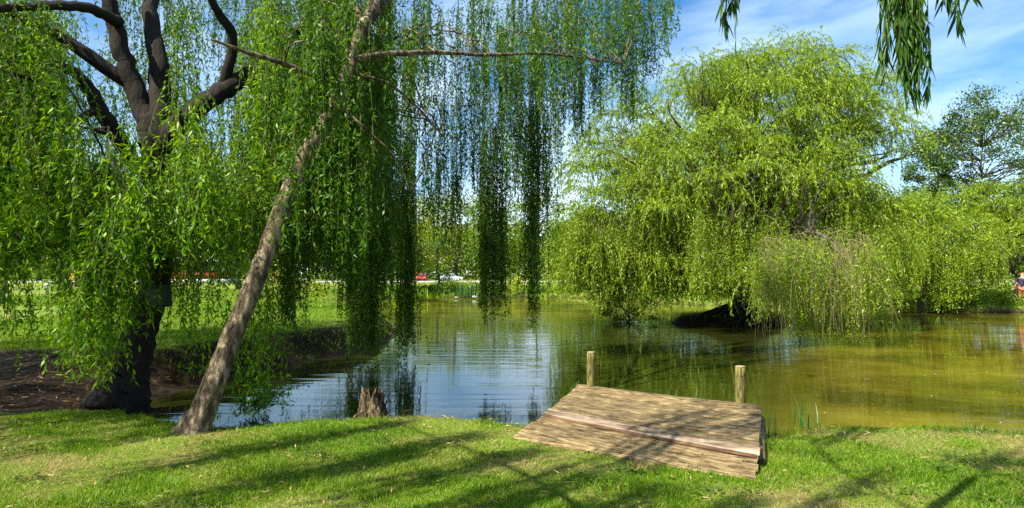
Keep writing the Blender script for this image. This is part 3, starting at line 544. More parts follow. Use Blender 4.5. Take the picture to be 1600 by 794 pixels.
# tall airy tree, right edge
scatter_tree('tall_tree', 'tall thin airy tree with small dark leaves rising behind the bushes at the right edge', px_x(1540, 42), 42, 13.2, 4.4, M['leaf_tall'], 34000, .15, 31, sparse=True, up=.5, lo=.25, nclump=130, trunk_r=.12)
scatter_tree('tall_tree', 'smaller airy dark leaved tree between the island willow and the tall airy tree', px_x(1465, 47), 47, 10.5, 2.6, M['leaf_tall'], 16000, .15, 32, sparse=True, up=.5, lo=.25, nclump=50, trunk_r=.12)
def bank_willow(label, x, y, h, wr, seed, n=30, leafm='leaf_island', group=None):
    w = Willow('bank_willow', label, (x, y, gz(x, y)), M['bark_grey'], seed, group); z0 = gz(x, y)
    w.limb_w(np.array([(x, y, z0 - .1, .2), (x + .2, y, z0 + h * .2, .14), (x - .1, y, z0 + h * .5, .14), (x, y, z0 + h * .75, .05)]), 'trunk')
    for k in range(5):
        a = k * 1.26 + .4; w.limb_w(np.array([(x, y, z0 + h * .22, .12), (x + wr * .35 * math.cos(a), y + wr * .35 * math.sin(a), z0 + h * .5, .08), (x + wr * .75 * math.cos(a), y + wr * .75 * math.sin(a), z0 + h * .65, .03)]))
    c = ell_clumps((x, y, z0 + h * .38), (wr, wr * .8, h * .55), n, w.r, .7, 1.15, -.35, (), .55)
    island_style(w, c, 66, .5, 1.3, M[leafm], per_m=24, Ll=.17, Lw=.034, g=1.8, up=.4, zcut=.05, spread=.45, down=.6)
    return w
bwl = bank_willow('low spreading bright green willow bush left of the person at the right water edge', px_x(1480, 33), 35.2, 6.8, 3.6, 41, 52)
rowsW = []
fill(rowsW, 60, 1385, 1560, 350, 430, lambda x: np.interp(x, [1385, 1440, 1500, 1560], [492, 505, 488, 470]), 31.5, 34.5, .6, 16)
bundles(bwl, rowsW, M['leaf_island'], 14, .14, .04, wob=.25, name='skirt', tw='skirt_twigs', connect=0)
bank_willow('bright green willow bush above the person at the right edge', px_x(1595, 38), 38.5, 7.4, 3.8, 42, 52)
bank_willow('green willow bush rising from the bank just right of the island willow', px_x(1400, 37), 39, 5.2, 3.4, 43, 32, 'leaf_mid')
# far bank, middle
scatter_tree('alder', 'dull green tree on the far bank behind the left side of the island willow', px_x(950, 58), 58, 8.0, 4.2, M['leaf_mid'], 20000, .24, 51, lo=.02, nclump=40)
scatter_tree('alder', 'green tree on the far bank behind the island willow trunk', px_x(1090, 52), 52, 7.6, 4.5, M['leaf_dark'], 20000, .24, 52, lo=.0, nclump=40)
scatter_tree('alder', 'rounded green tree on the far bank behind the hanging right side of the island willow', px_x(1240, 48), 48, 7.4, 4.5, M['leaf_mid'], 20000, .24, 53, lo=.0, nclump=40)
scatter_tree('alder', 'dark green tree behind the bank bushes right of the island willow', px_x(1350, 50), 50, 6.8, 4.0, M['leaf_dark'], 20000, .24, 54, lo=.0, nclump=36)
scatter_tree('alder', 'grey green tree filling the right edge behind the airy tree', px_x(1590, 52), 52, 8.8, 4.2, M['leaf_mid'], 8000, .2, 55, lo=.0, nclump=36)
scatter_tree('waterside_shrub', 'thin many stemmed shrub standing in the water left of the island', px_x(985, 27), 27.4, 2.6, 1.3, M['leaf_mid'], 1800, .1, 56, barkm=M['bark_dark'], lo=.15, trunk_r=.05, sparse=True, cat='shrub')
mbx = MB(); rt = thing('dead_branch', 'pale bare branch slanting out of the water beside the many stemmed shrub', 'branch', (*Q(990, 498, 27)[:2], 0))
mbx.tube(cr_smooth([Q(988, 505, 27), Q(972, 480, 27), Q(945, 440, 26.8)]), .03, 6); mbx.tube(cr_smooth([Q(972, 480, 27), Q(975, 455, 27.1), Q(965, 438, 27)]), .018, 6); mbx.build('branch_wood', M['twig_pale'], rt, smooth=True)
# road side trees
bt = [(655, 150, 20, 7, 'leaf_yellow', 'yellow green tree standing above the red car on the far road'), (712, 158, 22.5, 7.5, 'leaf_yellow', 'tall yellow green tree directly above the silver car'),
      (772, 150, 20.5, 7.5, 'leaf_mid', 'round green tree right of the silver car across the pond'), (838, 155, 21, 7.5, 'leaf_yellow', 'yellow green tree seen below the gap of blue sky'),
      (893, 148, 13.5, 6, 'leaf_mid', 'low green tree just left of the island willow on the skyline'), (590, 140, 19, 7, 'leaf_mid', 'green roadside tree behind the thick dark hanging curtain'),
      (520, 135, 18, 7, 'leaf_mid', 'green roadside tree right of the pale van'), (440, 138, 18, 7, 'leaf_yellow', 'light green roadside tree behind the red hatchback and pale van'),
      (345, 138, 17, 7, 'leaf_mid', 'green tree behind the right end of the red pavilion'), (255, 140, 20, 8, 'leaf_dark', 'dark tree behind the left end of the red pavilion'),
      (160, 138, 18, 8, 'leaf_mid', 'green tree behind the orange van'), (60, 138, 19, 8, 'leaf_yellow', 'light green tree on the far road at the left edge'), (-30, 120, 18, 8, 'leaf_mid', 'green tree at the far left edge beyond the lawn')]
for i, (px, d, h, wr, lm, lb) in enumerate(bt):
    scatter_tree('roadside_tree', lb, px_x(px, d), d, h, wr, M[lm], 7000, .42, 70 + i, lo=.06, nclump=40)
scatter_tree('lawn_tree', 'dark trunked tree on the left lawn near the orange van', px_x(105, 46), 46, 10, 4.0, M['leaf_dark'], 7000, .16, 91, barkm=M['bark_dark'], lo=.28, trunk_r=.42, nclump=34)
scatter_tree('lawn_tree', 'tree on the left lawn seen between the black trunk and the pale leaning trunk', px_x(375, 60), 60, 11, 4.6, M['leaf_mid'], 8000, .18, 92, lo=.14, nclump=34)
scatter_tree('lawn_tree', 'shaded tree on the left lawn behind the darkest hanging curtains', px_x(555, 52), 52, 11, 4.4, M['leaf_dark'], 8000, .18, 93, lo=.08, nclump=34)
scatter_tree('lawn_tree', 'leafy tree at the far left side of the lawn', px_x(0, 34), 34, 8.5, 3.6, M['leaf_mid'], 9000, .14, 94, lo=.12, nclump=34)
scatter_tree('bank_tree', 'slim dark stemmed young tree by the far waterside left of the silver car', px_x(683, 58), 58.5, 5.5, 1.2, M['leaf_dark'], 2200, .14, 95, barkm=M['bark_dark'], lo=.0, nclump=14)
# far wood behind everything, one mass
r = np.random.default_rng(99); n = 130000; xx = r.uniform(-190, 190, n); yy = r.uniform(165, 200, n)
hh = 13.5 + 3.0 * vnoise(xx, yy, .09, 1) + 2 * vnoise(xx, yy, .31, 2) - (xx > 6) * (xx < 40) * 3; zz = r.random(n) ** .7 * hh
p = np.stack([xx, yy, zz], 1); d = unit(r.normal(0, 1, p.shape)); s_ = unit(np.cross(d, r.normal(0, 1, p.shape))); le = .9 * r.uniform(.6, 1.3, (n, 1))
mb = MB(); mb.add(np.stack([p, p + d * le * .5 + s_ * le * .4, p + d * le, p + d * le * .5 - s_ * le * .4], 1).reshape(-1, 3), np.arange(n * 4).reshape(-1, 4))
tag(mb.build('far_wood', M['leaf_mid']), 'low green mass of woodland beyond the far road', 'woodland', kind='stuff')

# far bank shrubs
sh = [(668, 56.6, 1.0, .9, 'leaf_dark', 'dark low shrub under the red car on the far bank'), (700, 57.4, .8, 1.3, 'leaf_mid', 'small shrub on the far bank below the silver car'), (722, 58, 1.0, 1.2, 'leaf_yellow', 'bright yellow green shrub beside the far reeds'),
      (768, 57.5, 1.4, 1.5, 'leaf_mid', 'green shrub right of the far reeds'), (800, 57.8, 1.2, 1.4, 'leaf_yellow', 'yellow green shrub on the far bank between two thin hanging strands'), (850, 57.2, 2.8, 1.6, 'leaf_mid', 'tall shrub on the far bank behind the longest hanging strand'),
      (885, 56.2, 3.2, 1.9, 'leaf_yellow', 'pale green bush on the far bank at the left tip of the island willow'), (915, 55, 3.0, 2.0, 'leaf_mid', 'green bush on the far bank seen through the left fringe of the island willow')]
for i, (px, d, h, wr, lm, lb) in enumerate(sh):
    scatter_tree('shrub', lb, px_x(px, d), d, h, wr, M[lm], 1500, .14, 120 + i, lo=.0, cat='shrub', nclump=12, trunk_r=.03)
for i, (px, d, h, wr, lm, lb) in enumerate([(470, 26, 1.7, 1.2, 'leaf_yellow', 'yellow green bush on the left lawn in front of the pale van'), (1500, 35.0, 1.2, 1.5, 'leaf_mid', 'low bush at the water edge left of the person'), (1560, 35.5, .7, 1.2, 'leaf_mid', 'small ground hugging bush just left of the person'), (1425, 36.5, 1.6, 1.6, 'leaf_mid', 'bush at the water edge below the green willow bush')]):
    scatter_tree('shrub', lb, px_x(px, d), d, h, wr, M[lm], 1700, .1, 140 + i, lo=.0, cat='shrub', nclump=12, trunk_r=.03)

# ---------------------------------------------------------------- overhead willow beside the viewer
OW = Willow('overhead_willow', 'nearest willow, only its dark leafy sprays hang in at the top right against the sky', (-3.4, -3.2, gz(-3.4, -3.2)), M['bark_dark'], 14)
z0 = gz(-3.4, -3.2)
OW.limb_w(np.array([(-3.4, -3.2, z0 - .1, .34), (-3.3, -3.1, z0 + 1.2, .26), (-3.0, -2.9, z0 + 2.6, .23), (-2.6, -2.6, z0 + 3.8, .2)]), 'trunk', sides=14)
OW.limb_w(np.array([(-2.6, -2.6, 4.1, .15), (-1.4, -1.4, 5.2, .09), (.2, .4, 5.7, .05), (1.6, 2.2, 5.5, .03), (2.6, 3.6, 5.3, .012)]))
OW.limb_w(np.array([(-2.6, -2.6, 4.1, .15), (-2.9, -.8, 5.4, .09), (-3.2, 1.0, 6.1, .045), (-3.9, 2.4, 6.2, .025), (-4.8, 4.0, 5.9, .012)]))
OW.limb_w(np.array([(-2.6, -2.6, 4.0, .14), (-.6, -2.8, 5.0, .1), (1.6, -2.0, 5.4, .06), (3.4, -.8, 5.2, .03)]))
OW.limb_w(np.array([(-2.6, -2.6, 4.1, .12), (-4.4, -2.0, 5.2, .08), (-5.8, -.8, 5.6, .04)]))
OW.limb_w(np.array([(-.2, 0, 5.6, .03), (-.9, 1.2, 6.0, .018), (-1.0, 2.4, 6.1, .012), (-.5, 4.0, 6.0, .006)]))
def spray(x, y, ztop, zbot, wd, n, ST, DI, LN, r):
    off = r.normal(0, .5, (n, 3)) * np.array([wd, wd, .12]); st = np.array([x, y, ztop]) + off; ST.append(st); di = r.normal(0, .05, (n, 3)); di[:, 2] -= 1; DI.append(di); LN.append((st[:, 2] - zbot) * r.uniform(.72, 1, n))
ST, DI, LN = [], [], []; bmo = MB()
for (px, pb, d, wd, n) in [(1425, 156, 2.75, .055, 36), (1140, 72, 2.9, .045, 9), (1398, 10, 2.8, .05, 6), (1500, 38, 2.8, .09, 10), (1380, -5, 2.8, .05, 4), (1158, 12, 2.9, .03, 3)]:
    b = Q(px, pb, d); top = np.array([b[0], b[1], 4.6]); OW.branch_to(top, bmo, .02); spray(b[0], b[1], 4.5, b[2], wd, n, ST, DI, LN, OW.r)
vis_n = sum(len(s) for s in ST)
P = grow(np.vstack(ST), np.vstack(DI), np.concatenate(LN), 12, 3.5, .035, OW.r)
mbl = leaves(P, np.concatenate(LN), 62, .085, .0115, OW.r, spread=.30, down=.6, fold=True)
twigs(P, .003, .0015).build('spray_twigs', M['twig'], OW.root); mbl.build('leaf_sprays', M['leaf_near'], OW.root)
ST, DI, LN = [], [], []
for (x, y, zt, zb, wd, n) in [(-1.6, -1.9, 5.4, 3.0, .22, 26), (-.6, -1.0, 5.6, 3.2, .2, 24), (.4, -.9, 5.4, 3.4, .2, 22), (1.4, -1.4, 5.4, 3.1, .22, 22), (-2.9, .5, 6.0, 3.7, .22, 26), (-2.4, -.9, 5.6, 3.0, .2, 20), (-3.7, -.2, 5.8, 3.4, .2, 22), (2.6, -.9, 5.3, 3.2, .22, 20),
                              (.2, .6, 5.8, 4.3, .25, 26), (1.0, 1.6, 5.7, 4.3, .3, 30), (1.8, 2.5, 5.5, 4.2, .35, 36), (2.5, 3.3, 5.2, 4.0, .35, 34), (1.2, 3.2, 5.6, 4.4, .3, 24), (3.0, 2.6, 5.3, 4.1, .3, 26), (-5.0, -1.0, 5.4, 3.2, .25, 22), (-1.3, 1.6, 5.9, 4.6, .2, 18), (-.6, 2.2, 6.0, 4.9, .2, 14), (3.6, -.2, 5.2, 3.4, .25, 20), (-3.3, 1.8, 6.1, 4.2, .25, 22), (2.9, .8, 5.4, 3.9, .25, 20), (-3.3, 3.0, 5.9, 3.2, .26, 30), (-3.0, 2.3, 6.0, 2.9, .24, 26), (-2.4, 1.9, 6.0, 3.2, .24, 26), (-3.9, 3.6, 5.9, 3.0, .26, 30), (-4.6, 4.2, 5.8, 2.8, .18, 30), (-4.4, 2.9, 5.9, 3.0, .18, 26), (-1.9, 1.6, 6.0, 3.6, .14, 22),
    (-1.3, 4.2, 5.9, 4.3, .25, 22), (-.7, 3.9, 5.9, 4.4, .25, 22), (-.2, 4.6, 5.8, 4.6, .4, 20), (-2.2, 2.9, 6.0, 4.4, .5, 16), (.9, 2.4, 5.8, 4.6, .5, 16), (1.9, 4.4, 5.7, 4.7, .5, 16), (-3.4, 1.2, 6.1, 4.4, .4, 16), (3.4, 4.2, 5.4, 4.5, .5, 26), (4.2, 3.4, 5.2, 3.9, .5, 26), (-5.4, 3.4, 5.7, 3.4, .35, 20), (-6.2, 4.4, 5.6, 3.0, .3, 20), (.3, 4.0, 5.8, 4.3, .25, 20), (-1.7, 3.4, 5.9, 4.1, .2, 20), (.8, 4.6, 5.6, 4.7, .25, 16)]:
    OW.branch_to(np.array([x, y, zt]), bmo, .025); spray(x, y, zt, zb, wd, n, ST, DI, LN, OW.r)
bmo.build('branches', M['bark_dark'], OW.root, smooth=True)
P = grow(np.vstack(ST), np.vstack(DI), np.concatenate(LN), 12, 1.5, .10, OW.r); twigs(P, .004, .002).build('twigs', M['twig'], OW.root)
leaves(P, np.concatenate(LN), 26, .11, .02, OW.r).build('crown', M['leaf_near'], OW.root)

# ---------------------------------------------------------------- fishing platform
def cz(px, py, z): d = (CAMZ - z) * F / (py - HZ); return np.array([(px - 800) / F * d, d, z])
bl, br = cz(901, 603, .43), cz(1186, 637, .47)          # back edge
rl, rr_ = cz(853, 641, .46), cz(1183, 703, .50)         # ridge
fl, fr = cz(801, 679, .36), cz(1176, 748, .36)          # front edge on the grass
DK = thing('fishing_platform', 'weathered brown wooden platform with two sloping faces at the water edge', 'platform', ((bl + br + fl + fr) / 4 * [1, 1, 0] + [0, 0, .33]))
rd = np.random.default_rng(5)
def panel(name, a0, a1, b0, b1, n, mat, th=.035, gap=.004, seg=10):   # planks run a0->a1; b is the other side
    mb = MB()
    for i in range(n):
        g0, g1 = i / n + gap, (i + 1) / n - gap; dz = rd.normal(0, .003); e0, e1 = rd.uniform(-.006, .006, 2)
        rows_ = []
        for k in range(seg + 1):
            t = k / seg; t2 = e0 + t * (1 + e1 - e0); w_ = rd.normal(0, .0012)
            for g in (g0, g1):
                A = a0 + (a1 - a0) * t2; B = b0 + (b1 - b0) * t2; p = A + (B - A) * g; p = p + [0, 0, dz + w_ - .012 * math.sin(math.pi * t)]; rows_.append(p)
        top = np.array(rows_); bot = top - [0, 0, th]; v = np.vstack([top, bot]); m_ = len(top); f = []
        for k in range(seg):
            a, b, c, d = 2 * k, 2 * k + 1, 2 * k + 3, 2 * k + 2
            f += [(a, b, c, d), (a + m_, d + m_, c + m_, b + m_), (a, d, d + m_, a + m_), (b, b + m_, c + m_, c)]
        f += [(0, m_, m_ + 1, 1), (2 * seg, 2 * seg + 1, 2 * seg + 1 + m_, 2 * seg + m_)]
        mb.add(v, f)
    o = mb.build(name, mat, DK); bv = o.modifiers.new('b', 'BEVEL'); bv.width = .004; bv.segments = 2; bv.limit_method = 'ANGLE'; return o
panel('back_deck', rl, rr_, bl, br, 5, M['wood'], gap=.013)
panel('front_ramp', rl + [0, 0, -.012], rr_ + [0, 0, -.012], fl, fr, 5, M['wood'], gap=.013)
up = np.array([0, 0, 1.])
def offset(a, b, k): return a + (b - a) * k
q0, q1 = rl + up * .012, rr_ + up * .012
panel('ridge_board', offset(q0, fl, -.08), offset(q1, fr, -.10), offset(q0, fl, .12), offset(q1, fr, .15), 1, M['wood_pale'], .014)
panel('ridge_edge', offset(q0, fl, .122) - up * .006, offset(q1, fr, .152) - up * .006, offset(q0, fl, .17) - up * .01, offset(q1, fr, .22) - up * .01, 1, M['wood_red'], .014)
panel('back_rail', offset(bl, rl, .03) + up * .03, offset(br, rr_, .03) + up * .03, offset(bl, rl, -.05) + up * .03, offset(br, rr_, -.05) + up * .03, 1, M['wood'], .05)
mb = MB()
for (a, b) in ((br, rr_), (bl, rl)):                       # joists under the two ends
    mb.tube(np.array([offset(a, b, .03) - up * .1, offset(a, b, .95) - up * .1]), .05, 4)
mb.tube(np.array([bl - up * .09, br - up * .09]), .05, 4)
mb.build('joists', M['wood'], DK)
mb = MB()
for t in (.08, .5, .92):
    p = bl + (br - bl) * t; q = offset(p, rl + (rr_ - rl) * t, .1); mb.tube(np.array([q - up * .06, q - up * .9]), .045, 8)
mb.build('support_legs', M['post'], DK)
mb = MB()
for t in np.linspace(.05, .95, 7):
    for (a0, a1, b0, b1, gs) in ((rl, rr_, bl, br, (.12, .38, .62, .88)), (rl, rr_, fl, fr, (.4, .62, .88))):
        for g in gs:
            A = a0 + (a1 - a0) * t; B = b0 + (b1 - b0) * t; p = A + (B - A) * g - up * (.012 * math.sin(math.pi * t) - .001 + (.012 * (1 - g) if b0 is fl else 0)); mb.tube(np.array([p, p + up * .004]), .005, 8)
mb.build('nail_heads', M['iron'], DK)
# posts
def post(label, px, ytop, ybase, d, rad, hole):
    b = Q(px, ybase, d); t = Q(px, ytop, d); o = thing('wooden_post', label, 'post', (b[0], b[1], -.5), 'mooring posts behind the platform')
    mb = MB(); zz_ = np.linspace(-.5, t[2] - .012, 16); pts = np.stack([b[0] + .004 * np.sin(zz_ * 7), np.full(16, b[1]), zz_], 1)
    mb.tube(pts, rad * np.linspace(1.04, .97, 16), 20, .02, r=rd); mb.build('shaft', M['post'], o, smooth=True)
    mb = MB(); mb.tube(np.array([[b[0], b[1], t[2] - .012], [b[0], b[1], t[2] - .003], [b[0], b[1], t[2]]]), [rad * .985, rad * .95, rad * .8], 20); mb.build('cut_top', M['post_top'], o)
    if hole:
        h = Q(px - 1, ytop + 14, d); mb = MB(); mb.tube(np.array([[h[0], b[1] - rad - .006, h[2]], [h[0], b[1] - rad + .02, h[2]]]), .008, 8); mb.build('bolt', M['iron'], o)
post('mossy post behind the left back corner of the platform', 923, 549, 600, 9.0, .056, False)
post('mossy post with a bolt behind the right back corner of the platform', 1155, 571, 630, 7.75, .058, True)

# ---------------------------------------------------------------- stump
def stump():
    c = cz(583, 648, .32); o = thing('tree_stump', 'jagged weathered tree stump at the grass edge of the pond', 'stump', c); r = np.random.default_rng(8)
    S_, K = 40, 14; th = np.linspace(0, 2 * np.pi, S_, endpoint=False)
    ridge = 1 + .16 * np.sin(th * 5 + 1) + .10 * np.sin(th * 9 + 2) + .06 * np.sin(th * 17)
    H = .27 + .05 * np.sin(th * 2 + 2.2) + .025 * np.sin(th * 7) + r.normal(0, .014, S_)
    v = []
    for k in range(K):
        t = k / (K - 1); rad = (.128 + .09 * (1 - t) ** 2.5 - .015 * t) * (ridge * (1 - .2 * t) + .2 * t) * (1 + r.normal(0, .03, S_))
        v.append(np.stack([c[0] + rad * np.cos(th) - .02 * t, c[1] + rad * np.sin(th), c[2] - .08 + t * (H + .08) + (t > .9) * r.normal(0, .012, S_)], 1))
    for k in range(3):
        t = 1 - (k + 1) / 3.2; rad = .08 * t * ridge; v.append(np.stack([c[0] + rad * np.cos(th) - .02, c[1] + rad * np.sin(th), c[2] + H * (.75 - .2 * k) + r.normal(0, .01, S_)], 1))
    v = np.array(v); n = len(v); i = np.arange(n - 1)[:, None] * S_; j = np.arange(S_)[None]; k = (j + 1) % S_
    mb = MB(); mb.add(v.reshape(-1, 3), np.stack([i + j, i + k, i + S_ + k, i + S_ + j], -1).reshape(-1, 4)); mb.f.append(np.array([list(range((n - 1) * S_, n * S_))]))
    mb.build('stump_wood', M['stump'], o)
    mb = MB()
    for (a, l_, rr) in ((2.6, .22, .025), (3.6, .26, .03), (5.2, .2, .02), (.2, .2, .02), (4.4, .24, .025)):
        p = [c + [.10 * math.cos(a), .10 * math.sin(a), .06], c + [l_ * .7 * math.cos(a), l_ * .7 * math.sin(a), .02], c + [l_ * math.cos(a), l_ * math.sin(a), -.05]]; mb.tube(cr_smooth(p), np.linspace(rr, rr * .4, 13), 7, .1, r=r)
    mb.tube(cr_smooth([c + [-.09, -.02, .05], c + [-.13, -.03, .14], c + [-.12, -.03, .19]]), .012, 6); mb.tube(cr_smooth([c + [-.11, 0, .1], c + [-.16, 0, .11]]), .012, 6)
    mb.build('roots', M['stump'], o, smooth=True)
    mb = MB()
    for (dx, h_) in ((.10, .40), (.12, .25), (.09, .3), (.14, .18), (.15, .3)):
        a = c + [dx, 0, .1]; b = c + [dx + r.uniform(-.02, .09), 0, h_]; mb.tube(wobble_line(a, b, 6, .3, r), np.linspace(.008, .003, 6), 5)
        for _ in range(3): q = a + (b - a) * r.uniform(.4, .9); mb.tube(wobble_line(q, q + [r.uniform(.02, .07), 0, r.uniform(-.01, .05)], 4, .3, r), .0025, 4)
    mb.build('dead_twigs', M['bark_dark'], o)
stump()
# box on the black trunk
c = Q(250, 463, 9.22); bx = thing('trunk_box', 'dark green box fixed to the black trunk of the old willow', 'box', c)
mb = MB(); mb.box(c, (.26, .2, .26)); o = mb.build('box_body', M['box_green'], bx); bv = o.modifiers.new('b', 'BEVEL'); bv.width = .012; bv.segments = 2
mb = MB(); mb.box(c + [0, -.01, .142], (.30, .25, .022)); mb.build('lid', M['box_green'], bx)
mb = MB(); mb.tube(cr_smooth([c + [-.05, -.03, -.13], c + [-.06, -.03, -.3], c + [-.05, -.02, -.45]]), .004, 5); mb.tube(cr_smooth([c + [.04, -.03, -.13], c + [.05, -.03, -.35]]), .004, 5); mb.build('cords', M['iron'], bx)
mb = MB(); mb.box(c + [0, .15, 0], (.10, .14, .3)); mb.build('bracket', M['iron'], bx)

# ---------------------------------------------------------------- grass and small plants
def blades(n, x, y, h, w, r, lean=.5, zoff=0, z=None):
    z = ground_z(x, y) if z is None else z; p = np.stack([x, y, z + zoff], 1); a = r.uniform(0, 2 * np.pi, n); b = r.uniform(0, 2 * np.pi, n)
    le = (h * lean * r.uniform(.2, 1.3, n))[:, None] * np.stack([np.cos(a), np.sin(a), np.zeros(n)], 1); s = w[:, None] * np.stack([np.cos(b), np.sin(b), np.zeros(n)], 1)
    H = h[:, None] * np.array([0, 0, 1.]); v = np.stack([p - s, p + s, p + s * .7 + H * .55 + le * .35, p - s * .7 + H * .55 + le * .35, p + H * .92 + le], 1)
    o = (np.arange(n) * 5)[:, None]; return v.reshape(-1, 3), o + np.array([0, 1, 2, 3]), o + np.array([3, 2, 4])
def deck_mask(x, y):
    poly = np.array([fl, fr, br, bl])[:, :2]; ins = np.zeros(len(x), bool)
    for i in range(4):
        a = poly[i]; b = poly[(i + 1) % 4]; c_ = (a[1] > y) != (b[1] > y); ins ^= c_ & (x < (b[0] - a[0]) * (y - a[1]) / (b[1] - a[1] + 1e-9) + a[0])
    return ins
def grass():
    r = np.random.default_rng(21); mb = MB()
    # near lawn: even cover, thinner on worn patches
    n = 430000; y = 3.4 + 5.4 * r.random(n) ** 1.05; x = r.uniform(-1, 1, n) * (y * .80 + .5); sd = shore_sd(x, y); m = mudness(x, y)
    worn = sst(.0, .55, vnoise(x, y, 1.9, 11) + .5 * vnoise(x, y, 5.3, 12)); clump = .5 + .5 * vnoise(x, y, 7.0, 14)
    keep = (sd > .03) & (m < .35) & (r.random(n) > worn * .72) & (~deck_mask(x, y)) & (y < 9)
    x, y, sd, worn, clump = x[keep], y[keep], sd[keep], worn[keep], clump[keep]; n = len(x)
    h = (.016 + .034 * r.random(n)) * (1 - .5 * worn) * (.45 + 1.2 * clump ** 1.5) + .11 * (sd < .26) * r.random(n) ** 3 * clump; w = r.uniform(.0016, .0032, n)
    v, q, t = blades(n, x, y, h, w, r, .9); mb.v.append(v); mb.f += [q + mb.n, t + mb.n]; mb.n += len(v)
    # left lawn beyond the mud and the far banks: taller, wider, sparser
    for (n, x0, x1, y0, y1, hh, ww) in ((90000, -14, -3.4, 9.5, 27, .07, .006), (60000, -34, -3, 27, 62, .11, .02), (26000, -14, 7, 55, 72, .22, .03), (26000, 6, 40, 33, 60, .25, .03), (3000, 5, 12, 24.5, 29, .18, .008)):
        x = r.uniform(x0, x1, n); y = r.uniform(y0, y1, n); sd = shore_sd(x, y); k = (sd > .10) & (mudness(x, y) < .4); x, y, sd = x[k], y[k], sd[k]; n = len(x)
        v, q, t = blades(n, x, y, hh * r.uniform(.5, 1.2, n), ww * r.uniform(.6, 1.2, n), r, .8); mb.v.append(v); mb.f += [q + mb.n, t + mb.n]; mb.n += len(v)
    tag(mb.build('lawn_grass', M['grass']), 'short green grass covering the banks of the pond', 'grass', kind='stuff')
    # dry stalks in the worn lawn
    mb = MB(); n = 66000; y = 3.6 + 4 * r.random(n); x = r.uniform(-1, 1, n) * y * .8; sd = shore_sd(x, y); k = (sd > .1) & (mudness(x, y) < .5) & ~deck_mask(x, y) & (r.random(n) < .12 + sst(.0, .55, vnoise(x, y, 1.9, 11) + .5 * vnoise(x, y, 5.3, 12))); x, y = x[k], y[k]; n = len(x)
    v, q, t = blades(n, x, y, r.uniform(.018, .036, n), r.uniform(.001, .002, n), r, 2.2); mb.v.append(v); mb.f += [q, t]; mb.n += len(v)
    tag(mb.build('dry_grass', M['straw']), 'dry straw coloured stalks lying in the short lawn', 'grass', kind='stuff')
grass()
def tuft(name, label, px, py, z, n, h, w, spread, mat, lean=.35, seed=1, cat='plant', group=None, x=None, y=None, zb=None):
    r = np.random.default_rng(seed); c = cz(px, py, z); o = thing(name, label, cat, c, group)
    xx = c[0] + r.normal(0, spread, n); yy = c[1] + r.normal(0, spread, n); mb = MB(); zz_ = np.full(n, z - .05) if zb is None else np.full(n, zb)
    v, q, t = blades(n, xx, yy, h * r.uniform(.5, 1.1, n), w * r.uniform(.7, 1.2, n), r, lean, z=zz_); mb.v.append(v); mb.f += [q, t]; mb.n += len(v); mb.build('blades', mat, o); return o
tuft('reed_clump', 'tall dark green reed blades in the water right of the platform', 1252, 660, .1, 16, .50, .008, .05, M['reed'], .25, 3)
tuft('reed_clump', 'sparse reed blades bending over right of the platform corner', 1272, 662, .2, 9, .30, .007, .05, M['reed'], .8, 4)
tuft('reed_clump', 'thin reeds standing beside the right back corner of the platform', 1199, 690, .2, 14, .58, .006, .04, M['reed'], .12, 5)
tuft('reed_clump', 'low weeds at the left back corner of the platform', 897, 612, .2, 26, .30, .005, .10, M['reed'], .8, 6)
tuft('reed_clump', 'thin shoots behind the middle of the platform back edge', 1040, 622, .15, 14, .40, .0045, .30, M['reed'], .2, 7)
tuft('grass_tuft', 'long grass tuft growing against the right side of the platform', 1205, 705, .33, 120, .16, .004, .10, M['grass'], .8, 8)
tuft('grass_tuft', 'long grass tuft overhanging the water right of the reeds', 1245, 676, .33, 90, .13, .004, .12, M['grass'], .9, 9)
tuft('grass_tuft', 'tuft of weeds with seed heads on the right bank edge', 1512, 672, .33, 70, .20, .004, .12, M['reed'], .7, 10)
tuft('grass_tuft', 'small weeds on the bank edge near the right picture edge', 1560, 676, .33, 50, .15, .004, .10, M['reed'], .8, 12)
tuft('dry_tuft', 'reddish brown dead plant on the front edge of the ramp', 1005, 720, .37, 160, .075, .003, .07, M['straw'], 1.4, 13)
tuft('grass_tuft', 'grass growing up against the left part of the ramp front edge', 880, 712, .33, 130, .07, .003, .10, M['grass'], 1.2, 31)
tuft('grass_tuft', 'grass growing up against the right part of the ramp front edge', 1100, 742, .33, 130, .07, .003, .10, M['grass'], 1.2, 32)
tuft('grass_tuft', 'long blades around the foot of the stump', 590, 654, .33, 80, .09, .003, .12, M['grass'], .9, 14)
tuft('reed_clump', 'dark green reed bed on the far bank beside the yellow green shrub', 731, 462, .15, 110, 1.4, .045, .6, M['reed'], .2, 15)
tuft('reed_clump', 'grassy sedge on the far bank left of the silver car', 640, 466, .2, 160, .9, .04, 1.0, M['grass'], .5, 16)
def rosette(label, px, py, n, Ls, seed, mat='leaf_mid'):
    r = np.random.default_rng(seed); c = cz(px, py, .34); o = thing('broadleaf_weed', label, 'plant', c); p = c + r.normal(0, 1, (n, 3)) * [.09, .07, 0] + [0, 0, .015]
    p[:, 2] = ground_z(p[:, 0], p[:, 1]) + r.uniform(.015, .06, n); d = unit(r.normal(0, 1, (n, 3)) * [1, 1, .25]); s_ = unit(np.cross(d, [0, 0, 1.] + r.normal(0, .25, (n, 3)))); le = Ls * r.uniform(.6, 1.2, (n, 1))
    mb = MB(); mb.add(np.stack([p, p + d * le * .5 + s_ * le * .35, p + d * le, p + d * le * .5 - s_ * le * .35], 1).reshape(-1, 3), np.arange(n * 4).reshape(-1, 4)); mb.build('leaves', M[mat], o)
